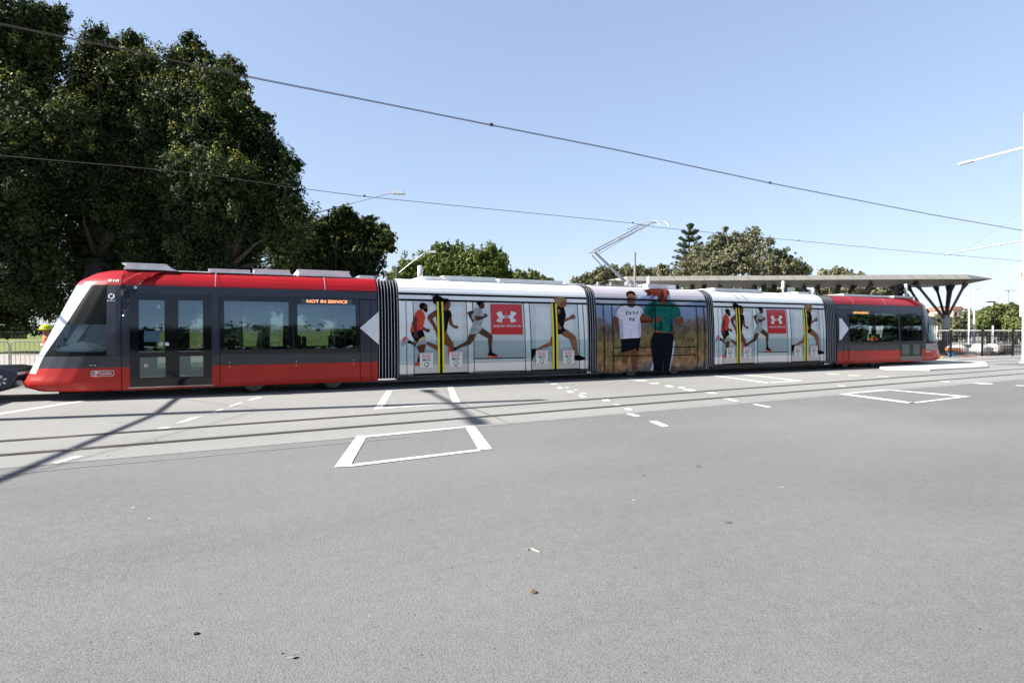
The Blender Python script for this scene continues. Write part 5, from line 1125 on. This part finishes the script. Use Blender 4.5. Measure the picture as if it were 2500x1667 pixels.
# canopy -----------------------------------------------------------------------------
def canopy():
    root = empty('bus_canopy', gz(2305, 51)); tag(root, 'long thin station canopy on branching steel columns behind the tram', 'canopy')
    za, zb = 48.0, 55.5
    nl, nr = PZ(1483, 684, za+2), PZ(2426, 680.5, za+3)
    f0b, f1b = PZ(1530, 685.5, za), PZ(2370, 681, za); f0t, f1t = PZ(1530, 674.5, za+.4), PZ(2360, 670, za+.4)
    b0, b1 = PZ(1500, 697, zb+1), PZ(2261, 696.5, zb); b2 = PZ(2355, 688, za+4)
    for p in (b0, b1): p.z = f0b.z+.02
    b2.z = f0b.z+.02; bt0, bt1 = b0+Vector((0, 0, .35)), b1+Vector((0, 0, .35))
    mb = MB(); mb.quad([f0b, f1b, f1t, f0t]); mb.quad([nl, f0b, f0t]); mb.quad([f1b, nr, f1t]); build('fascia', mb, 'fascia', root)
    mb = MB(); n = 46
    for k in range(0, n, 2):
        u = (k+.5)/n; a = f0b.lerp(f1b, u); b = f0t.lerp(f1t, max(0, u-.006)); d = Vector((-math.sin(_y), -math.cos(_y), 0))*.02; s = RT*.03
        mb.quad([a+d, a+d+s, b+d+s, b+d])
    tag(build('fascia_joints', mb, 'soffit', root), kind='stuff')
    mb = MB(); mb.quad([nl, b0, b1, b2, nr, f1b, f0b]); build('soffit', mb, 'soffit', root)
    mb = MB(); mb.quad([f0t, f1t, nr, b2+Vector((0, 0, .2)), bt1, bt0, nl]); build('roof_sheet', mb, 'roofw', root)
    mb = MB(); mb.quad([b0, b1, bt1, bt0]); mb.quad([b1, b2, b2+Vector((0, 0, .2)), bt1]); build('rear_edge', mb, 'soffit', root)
    zm = 51.5; S = []
    def col_(px, py_n, struts, w_=.29):
        g0 = gz(px, zm); nk = PZ(px, py_n, zm); mb = MB(); mb.tube([g0, nk-Vector((0, 0, .9))], [w_, w_*.95], 12); c = build('column', mb, 'corten', root)
        mb = MB(); mb.tube([nk-Vector((0, 0, 1.0)), nk-Vector((0, 0, .1)), nk+Vector((0, 0, .2))], [w_*1.0, w_*1.35, w_*.9], 12); build('column_head', mb, 'colc', c)
        for (x1, y1, dz) in struts:
            t = PZ(x1, y1, zm+dz); t = Vector((t.x, t.y, min(t.z, f0b.z-.02))); mb = MB(); mid = nk.lerp(t, .82)
            mb.tube([nk-Vector((0, 0, .25)), mid, t+Vector((0, 0, .0))], [.12, .11, .25], 8); build('strut', mb, 'corten', root)
    z6 = lambda x, y: R6(x, y)
    col_(2309, 775, [(*z6(1050, 335), -1.5), (*z6(1300, 378), 3), (*z6(1450, 352), 2), (*z6(1492, 350), 1.5), (*z6(1655, 330), -1.5)])
    col_(2272, 778, [(*z6(850, 360), 1), (*z6(960, 378), 2), (*z6(760, 378), 3)], .22)
    col_(2030, 790, [(2047, 697, 2), (2085, 698, 2), (2130, 692, -1), (1995, 700, 2), (1960, 700, 2)], .25)
    col_(1880, 790, [(1864, 699, 2), (1890, 699, 2), (1925, 697, 0), (1840, 699, 2)], .25)
    col_(1700, 790, [(1650, 699, 2), (1690, 699, 2), (1760, 697, 0), (1720, 699, 2)], .25)
canopy()
# fences -------------------------------------------------------------------------------
A_, B_ = gp(2240, 872.5), gp(2520, 868.2); A_.z = B_.z = 0
def picket_panel():
    root = empty('picket_fence', (0, 0, 0)); tag(root, 'x', 'fence', 'black picket fence panels behind the tram front')
    mb = MB(); L = 2.4
    for k in range(20): mb.box((.06+k*.12-.011, -.011, .08), (.06+k*.12+.011, .011, 1.42))
    build('pickets', mb, 'fence', root, local=True)
    mb = MB(); mb.box((0, -.02, .22), (L, .02, .26)); mb.box((0, -.02, 1.16), (L, .02, 1.20)); build('rail', mb, 'fence', root, local=True)
    mb = MB(); mb.box((-.045, -.045, 0), (.045, .045, 1.50)); mb.box((-.055, -.055, 1.50), (.055, .055, 1.53)); build('post', mb, 'fence', root, local=True)
    return root
pf = picket_panel(); dv = (B_-A_); n_ = int(dv.length/2.4)+1; dv.normalize()
plabels = ['black picket fence panel partly hidden by the tram front', 'black picket fence panel before the dark crate', 'black picket fence panel before the orange and pink stacks', 'black picket fence panel before the white bulk bags', 'black picket fence panel before the brown crate', 'black picket fence panel beside the white mast at right', 'black picket fence panel at the right frame edge', 'black picket fence panel past the frame edge']
for k in range(n_):
    o = pf if k == 0 else copy_tree(pf); p = A_+dv*2.4*k; o.location = p; o.rotation_euler = (0, 0, math.atan2(dv.y, dv.x)); o['label'] = plabels[min(k, 7)]
# temporary site fence with white top rail
def site_panel():
    root = empty('site_fence', (0, 0, 0)); tag(root, 'x', 'fence', 'white temporary fence panels behind the pickets')
    mb = MB(); mb.tube([(0, 0, 1.5), (3.1, 0, 1.5)], .025, 8); mb.tube([(0, 0, .15), (3.1, 0, .15)], .02, 8); mb.tube([(0, 0, 0), (0, 0, 1.8)], .05, 8); build('frame', mb, 'mastw', root, local=True)
    mb = MB()
    for k in range(26): mb.box((.12*k+.02, -.003, .15), (.12*k+.026, .003, 1.5))
    for k in range(7): mb.box((0, -.003, .3+k*.18), (3.1, .003, .306+k*.18))
    build('mesh_infill', mb, 'mesh', root, local=True); return root
sf = site_panel(); s0 = PZ(2287, 833, 37.0); s1 = PZ(2510, 833, 36.0); s0.z = s1.z = 0; dv = (s1-s0); n_ = int(dv.length/3.15)+1; dv.normalize()
sl_ = ['white temporary fence panel just right of the tram front', 'white temporary fence panel behind the canopy column', 'white temporary fence panel before the white poles', 'white temporary fence panel before the green tree', 'white temporary fence panel by the pointed conifer', 'white temporary fence panel behind the mast']
for k in range(n_):
    o = sf if k == 0 else copy_tree(sf); p = s0+dv*3.15*k; o.location = p; o.rotation_euler = (0, 0, math.atan2(dv.y, dv.x)); o['label'] = sl_[min(k, 5)]
# crowd barriers at the left
def barrier():
    root = empty('crowd_barrier', (0, 0, 0)); tag(root, 'x', 'barrier', 'steel crowd barriers beside the footpath')
    L, H_, r = 2.2, 1.1, .12; mb = MB(); P_ = [(0, 0, .12), (0, 0, H_-r)]
    for k in range(1, 6): a = k*math.pi/12; P_.append((r-r*math.cos(a), 0, H_-r+r*math.sin(a)))
    P_ += [(r, 0, H_), (L-r, 0, H_)]
    for k in range(1, 6): a = k*math.pi/12; P_.append((L-r+r*math.sin(a), 0, H_-r+r*math.cos(a)))
    P_ += [(L, 0, H_-r), (L, 0, .12)]; mb.tube(P_, .021, 8); mb.tube([(0, 0, .2), (L, 0, .2)], .015, 8); build('frame', mb, 'galv', root, local=True)
    mb = MB()
    for k in range(1, 15): mb.tube([(L*k/15, 0, .2), (L*k/15, 0, H_)], .0075, 6)
    build('bars', mb, 'galv', root, local=True)
    for x in (.25, L-.25): mb = MB(); mb.tube([(x, -.3, .02), (x, 0, .2), (x, .3, .02)], .014, 6); build('foot', mb, 'galv', root, local=True)
    return root
br = barrier(); zb_ = 20.6
f_ = PZ(26, 833, zb_); f_.z = 0; bl = ['steel crowd barrier starting beside the worker, right one of the visible pair', 'steel crowd barrier at the left frame edge', 'steel crowd barrier beyond the left frame edge', 'steel crowd barrier hidden behind the tram cab', ]
dxx = Vector((1, 0, 0)); zr = R(-12); dd_ = Vector((math.cos(zr), math.sin(zr), 0))
for k, s in enumerate((0, -1, -2, 1)):
    o = br if k == 0 else copy_tree(br); o.location = f_+dd_*(2.26*s); o.rotation_euler = (0, 0, zr); o['label'] = bl[k]
# dark hedge and low fence at the far side of the grass
# site clutter ------------------------------------------------------------------------
def blob(name, px0, py0, px1, py1, z, m, label, cat, seed, group=None, lump=.22, depth=1.0):
    a = PZ(px0, py1, z); b = PZ(px1, py0, z); c = (a+b)/2; w_ = (b-a).dot(RT)/2; h_ = (b.z-max(0, a.z))
    bm = bmesh.new(); bmesh.ops.create_icosphere(bm, subdivisions=4, radius=1); rr = random.Random(seed); ph = [rr.uniform(0, 6) for _ in range(9)]
    for v in bm.verts:
        x, y, zz = v.co; k = 1+lump*(math.sin(3*x+ph[0])*math.cos(2.5*y+ph[1])+.6*math.sin(5*zz+ph[2]+3*x)+.35*math.sin(9*y+ph[3]+4*zz))*.5
        q = [math.copysign(abs(t)**.75, t)*k for t in (x, y, zz)]; v.co = Vector((q[0]*w_, q[1]*depth*.6, max(q[2], -.95)*h_/1.95))
    mb = MB(); bm.verts.index_update(); mb.v = [tuple(v.co) for v in bm.verts]; mb.f = [tuple(v.index for v in f.verts) for f in bm.faces]; mb.m = [0]*len(mb.f); bm.free()
    me = build(name, mb, m, smooth=True, local=True); me.location = (c.x, c.y, h_/2+max(0, min(a.z, .0))); me.rotation_euler = (0, 0, -_y); tag(me, label, cat, group); return me
blob('bulk_bag', 2376, 840, 2412, 868, 35, 'bags', 'large white bulk bag slumped behind the pickets', 'bag', 1, 'white bulk bags')
blob('bulk_bag', 2408, 838, 2432, 866, 35.4, 'bags', 'white bulk bag with pink straps right of the large one', 'bag', 2, 'white bulk bags')
blob('bulk_bag', 2388, 829, 2410, 845, 36, 'bags', 'small white bag on top of the pile', 'bag', 3, 'white bulk bags')
blob('bulk_bag', 2312, 838, 2352, 858, 37, 'bags', 'low white wrapped stack left of the picket post', 'bag', 4, 'white bulk bags')
def crate(px0, py0, px1, py1, z, m, label, cat, name, depth=.8, slat=True):
    a = PZ(px0, py1, z); b = PZ(px1, py0, z); w_ = (b-a).dot(RT); h_ = b.z-max(0, a.z); z0 = max(0, a.z); mb = MB()
    mb.box((0, 0, z0), (w_, depth, b.z))
    if slat:
        for k in range(4): mb.box((-.02, -.02, z0+h_*(k+.2)/4), (w_+.02, 0, z0+h_*(k+.7)/4))
    o = build(name, mb, m, recalc=True, bevel=.01, local=True); p = PZ(px0, 833, z); o.location = (p.x, p.y, 0); o.rotation_euler = (0, 0, -_y); tag(o, label, cat)
crate(2291, 830, 2309, 866, 35.5, 'fence', 'tall dark bin beside the tram front', 'bin', 'site_bin')
crate(2448, 849, 2470, 866, 35.5, 'brown', 'brown slatted crate right of the bulk bags', 'crate', 'wooden_crate')
crate(2438, 845, 2449, 866, 36.0, 'plaza', 'pale block stack left of the brown crate', 'blocks', 'block_stack')
crate(2316, 849, 2346, 856, 35.2, 'orange', 'orange boards lying before the white stack', 'boards', 'orange_boards', .5, False)
crate(2330, 851, 2353, 862, 35.6, 'pink', 'pink wrapped pallet behind the fence', 'pallet', 'wrapped_pallet')
crate(2322, 860, 2334, 870, 34.6, 'bluep', 'small blue box at the foot of the fence', 'box', 'blue_box', .4, False)
crate(2305, 863, 2315, 872, 34.4, 'dark', 'small dark box left of the blue one', 'box', 'dark_box', .4, False)
crate(2290.5, 870, 2304, 877, 31.5, 'yel2', 'bright yellow block on the kerb by the tram front', 'block', 'yellow_block', .4, False)
crate(2286, 869, 2290, 878, 31.4, 'orange', 'thin orange marker left of the yellow block', 'marker', 'orange_marker', .12, False)
crate(2357, 869.5, 2387, 872.5, 33.0, 'rust', 'flat red strip at the foot of the pickets', 'strip', 'red_strip', .3, False)
crate(2390, 870, 2412, 872.5, 33.0, 'twig', 'flat pale hose bundle at the foot of the pickets', 'hose', 'hose_bundle', .3, False)
# tan building
def building():
    p = PZ(2326, 833, 130); root = empty('apartment_block', (p.x, p.y, 0)); root.rotation_euler = (0, 0, -_y); WL[root.name] = Matrix.Translation((p.x, p.y, 0)) @ Matrix.Rotation(-_y, 4, 'Z')
    tag(root, 'tan brick building in the distance behind the canopy column', 'building')
    H_ = PZ(2326, 757, 130).z; mb = MB(); mb.box((0, 0, 0), (2.1, 9, H_)); mb.box((2.1, .6, 0), (4.0, 9, H_-.5)); build('wall', mb, 'brick', root, recalc=True, local=True)
    for k in range(3):
        for j in range(2):
            w_ = MB(); w_.box((.35+j*1.0, -.02, H_-1.4-k*2.6), (.8+j*1.0, .05, H_-.5-k*2.6)); build('window', w_, 'black', root, local=True)
    mb = MB(); mb.prism([(-.2, H_), (2.3, H_), (1.9, H_+.8), (.2, H_+.8)], -.2, 9.2); build('roof', mb, 'tile', root, recalc=True, local=True)
building()
# far dark fence line at the left edge of the field
p0, p1 = gz(-60, 88), gz(75, 84); mb = MB(); dv = (p1-p0); L = dv.length; dv.normalize()
for k in range(int(L/.5)): q = p0+dv*.5*k; mb.box((q.x-.12, q.y-.02, 0), (q.x+.12, q.y+.02, 1.15))
mb.bar(p0+Vector((0, 0, 1.0)), p1+Vector((0, 0, 1.0)), .08, .08); tag(build('boundary_fence', mb, 'dark'), 'dark low fence along the far side of the sunny grass', 'fence')
fol = foliage('hedge', lobes_px([(-60+k*14, 806, 13) for k in range(16)], 92, 1, 4), 5000, .4, 'fig2', None, 31, clump=.5); tag(fol, 'dark distant shrub belt beyond the grass at left', 'shrub belt', kind='stuff')
# people --------------------------------------------------------------------------------
def person(loc, rz, label, scale=1, vest='hivis', helmet=True, arms='down', legm='navy', sit=False):
    root = empty('person', loc, rz); tag(root, label, 'person')
    J = {}; E_ = []; 
    def v(n, p, r): J[n] = (Vector(p), r)
    v('pel', (0, 0, .95), .15); v('wai', (0, -.01, 1.10), .135); v('che', (0, -.01, 1.30), .155); v('nek', (0, 0, 1.48), .07); v('hb', (0, .01, 1.56), .075); v('hc', (0, .015, 1.65), .098); v('ht', (0, .0, 1.73), .075)
    E_ += [('pel', 'wai'), ('wai', 'che'), ('che', 'nek'), ('nek', 'hb'), ('hb', 'hc'), ('hc', 'ht')]
    for s, t in ((-1, 'l'), (1, 'r')):
        v('hip'+t, (s*.10, 0, .88), .105); v('kn'+t, (s*.11, .02, .48), .068); v('an'+t, (s*.12, -.01, .09), .045); v('to'+t, (s*.14, .16, .045), .038)
        E_ += [('pel', 'hip'+t), ('hip'+t, 'kn'+t), ('kn'+t, 'an'+t), ('an'+t, 'to'+t)]
        sh = Vector((s*.19, 0, 1.42)); 
        if arms == 'down': el = Vector((s*.26, -.02, 1.14)); wr = Vector((s*.27, .10, .90)); dr = Vector((0, .25, -1)).normalized()
        else: el = Vector((s*.30, .05, 1.17)); wr = Vector((s*.12, .27, 1.22)); dr = Vector((-s*.6, .6, .1)).normalized()
        v('sh'+t, sh, .068); v('el'+t, el, .045); v('wr'+t, wr, .028); v('pa'+t, wr+dr*.07, .030)
        E_ += [('che', 'sh'+t), ('sh'+t, 'el'+t), ('el'+t, 'wr'+t), ('wr'+t, 'pa'+t)]
        side_ = dr.cross(Vector((s, 0, 0))).normalized()
        for k in range(4):
            b0 = wr+dr*.10+side_*(k-1.5)*.019; ln = (.065, .075, .070, .055)[k]; v('f%s%d' % (t, k), b0+dr*ln*.5, .008); v('g%s%d' % (t, k), b0+dr*ln+Vector((-s*.02, 0, 0)), .007); E_ += [('pa'+t, 'f%s%d' % (t, k)), ('f%s%d' % (t, k), 'g%s%d' % (t, k))]
        v('th'+t, wr+dr*.05+side_*.045, .010); v('tj'+t, wr+dr*.09+side_*.06, .008); E_ += [('pa'+t, 'th'+t), ('th'+t, 'tj'+t)]
    if sit:     # thighs forward, torso lowered on the seat
        for n_ in list(J):
            p, r_ = J[n_]
            if n_[:2] in ('kn', 'an', 'to'):
                q = {'kn': Vector((p.x, .42, .50)), 'an': Vector((p.x, .44, .10)), 'to': Vector((p.x, .60, .05))}[n_[:2]]
            else: q = p-Vector((0, 0, .42))
            J[n_] = (q, r_)
    names = list(J); me = bpy.data.meshes.new('body'); me.from_pydata([tuple(J[n][0]) for n in names], [(names.index(a), names.index(b)) for a, b in E_], [])
    o = bpy.data.objects.new('tmp', me); col.objects.link(o); md = o.modifiers.new('s', 'SKIN'); md.use_smooth_shade = True
    for i, n in enumerate(names): me.skin_vertices[0].data[i].radius = (J[n][1], J[n][1]*(.8 if n in ('che', 'wai', 'pel') else 1)); me.skin_vertices[0].data[i].use_root = (n == 'pel')
    sb = o.modifiers.new('b', 'SUBSURF'); sb.levels = 2; sb.render_levels = 2
    bm2 = bpy.data.meshes.new_from_object(o.evaluated_get(bpy.context.evaluated_depsgraph_get())); bpy.data.objects.remove(o)
    bm2.name = 'body'
    for m in ('skin', vest, legm, 'boot'): bm2.materials.append(M[m])
    for p in bm2.polygons:
        c = p.center.copy(); low = sit and c.y > .2 and c.z < .62; c.z += (.42 if sit and not low else 0); arm = abs(c.x) > .2 or (arms != 'down' and c.y > .15)
        p.material_index = 3 if c.z < .12 else 2 if c.z < .96 and not (arm and abs(c.x) > .2) else 1 if c.z < 1.47 and not (arm and ((arms == 'down' and c.z < .93) or (arms != 'down' and c.y > .24))) else 0
        p.use_smooth = True
    ob = bpy.data.objects.new('body', bm2); col.objects.link(ob); ob.parent = root; WL[ob.name] = WL[root.name]
    def part(n, mb, m, sm=True):
        if sit: mb.v = [(v_[0], v_[1], v_[2]-.42) for v_ in mb.v]
        o2 = build(n, mb, m, root, smooth=sm, local=True); return o2
    # face details, hair, helmet, tapes
    mb = MB()
    for s in (-1, 1): mb.disc((s*.033, .103, 1.655), (0, 1, 0), .009, .008, 8)
    mb.box((-.025, .100, 1.592), (.025, .108, 1.600)); part('eyes_and_mouth', mb, 'boot', False)
    mb = MB(); mb.tube([(0, .095, 1.66), (0, .122, 1.625), (0, .108, 1.615)], [.008, .014, .008], 8); part('nose', mb, 'skin')
    for s in (-1, 1): mb = MB(); mb.tube([(s*.098, 0, 1.62), (s*.106, -.01, 1.665)], [.012, .018], 8); part('ear', mb, 'skin')
    if helmet:
        mb = MB(); n = 20
        for k in range(6):
            a0, a1 = k*math.pi/12, (k+1)*math.pi/12
            for j in range(n):
                t0, t1 = 2*math.pi*j/n, 2*math.pi*(j+1)/n
                mb.quad([(.135*math.cos(a)*math.cos(t), .155*math.cos(a)*math.sin(t), 1.675+.135*math.sin(a)) for a, t in ((a0, t0), (a0, t1), (a1, t1), (a1, t0))])
        for j in range(n):
            t0, t1 = 2*math.pi*j/n, 2*math.pi*(j+1)/n; f0 = .02+.05*max(0, math.sin(t0)); f1 = .02+.05*max(0, math.sin(t1))
            mb.quad([(.135*math.cos(t0), .155*math.sin(t0), 1.677), (.135*math.cos(t1), .155*math.sin(t1), 1.677), ((.135+f1)*math.cos(t1), (.155+f1)*math.sin(t1), 1.665), ((.135+f0)*math.cos(t0), (.155+f0)*math.sin(t0), 1.665)])
        part('helmet', mb, 'helmet')
    else:
        mb = MB(); mb.disc((0, -.02, 1.72), (0, 0, 1), .095, .08, 16); part('hair', mb, 'boot')
    mb = MB()
    for z_, rx, ry in ((1.05, .150, .122), (1.22, .170, .140)):
        for j in range(24):
            t0, t1 = 2*math.pi*j/24, 2*math.pi*(j+1)/24; mb.quad([(rx*math.cos(t0), ry*math.sin(t0)-.01, z_), (rx*math.cos(t1), ry*math.sin(t1)-.01, z_), (rx*math.cos(t1), ry*math.sin(t1)-.01, z_+.05), (rx*math.cos(t0), ry*math.sin(t0)-.01, z_+.05)])
    part('reflective_tape', mb, 'reflect', False)
    root.scale = (scale,)*3; return root
pp = PZ(113, 833, 15.0); person((pp.x, pp.y, 0), R(100), 'worker in orange vest and yellow helmet behind the left cab pillar', .93)
person((43.5, 1.6, 0), R(50), 'worker in orange vest and yellow helmet mirrored in the far section window', 1.0, arms='up')
pr = PZ(808, 833, 58.0); person((pr.x, pr.y, 0), R(200), 'distant worker in yellow vest seen through the window under the display', .95, 'hivisy', True, legm='bluep')
# litter ----------------------------------------------------------------------------------
mb = MB(); a = [gp(*p, z=.006) for p in ((1286, 1341), (1296, 1338), (1306, 1342), (1318, 1347))]; mb.tube(a, [.004, .006, .006, .003], 6); mb.tube([gp(1300, 1341, .006), gp(1304, 1336, .01)], .003, 5); tag(build('twig', mb, 'twig'), 'short pale curved twig on the open asphalt', 'twig')
mb = MB(); p = gp(1302, 1445, .006); mb.quad([p+Vector((-.025, -.01, 0)), p+Vector((0, -.014, .012)), p+Vector((.028, 0, .002)), p+Vector((.004, .018, .016))]); tag(build('dry_leaf', mb, 'leafd'), 'brown dry leaf on the asphalt below the twig', 'leaf')
blobs = MB(); p = gp(478, 1548, 0); blobs.disc(p+Vector((0, 0, .005)), (0, 0, 1), .010, .009, 9); blobs.disc(p+Vector((.011, .005, .003)), (0, .2, 1), .006, .006, 7); tag(build('pebble', blobs, 'dark'), 'black lump on the asphalt near the bottom left', 'pebble')
mb = MB(); rr = random.Random(4)
for k in range(9):
    p = gp(705+rr.uniform(-22, 22), 1600+rr.uniform(-8, 8), .0015); r_ = rr.uniform(.004, .012); mb.quad([p+Vector((math.cos(t)*r_*1.8, math.sin(t)*r_, 0)) for t in (0, 1, 2, 3, 4, 5)])
tag(build('dried_spill', mb, 'patch'), 'small pale dried spill at the bottom of the asphalt', 'spill')
for i, (px, py) in enumerate(((1780, 1274), (265, 1112), (1935, 982), (382, 1075), (1705, 1137), (1572, 1160))):
    p = gp(px, py, .004); mb = MB(); r_ = .022 if i not in (0, 4) else .03; mb.quad([p+Vector((math.cos(t)*r_*(1+.3*math.sin(3*t+i)), math.sin(t)*r_*(1+.3*math.cos(2*t+i)), 0)) for t in [k*.52 for k in range(12)]])
    tag(build('stain', mb, 'groove' if i in (1, 2, 3) else 'jointc'), kind='structure')
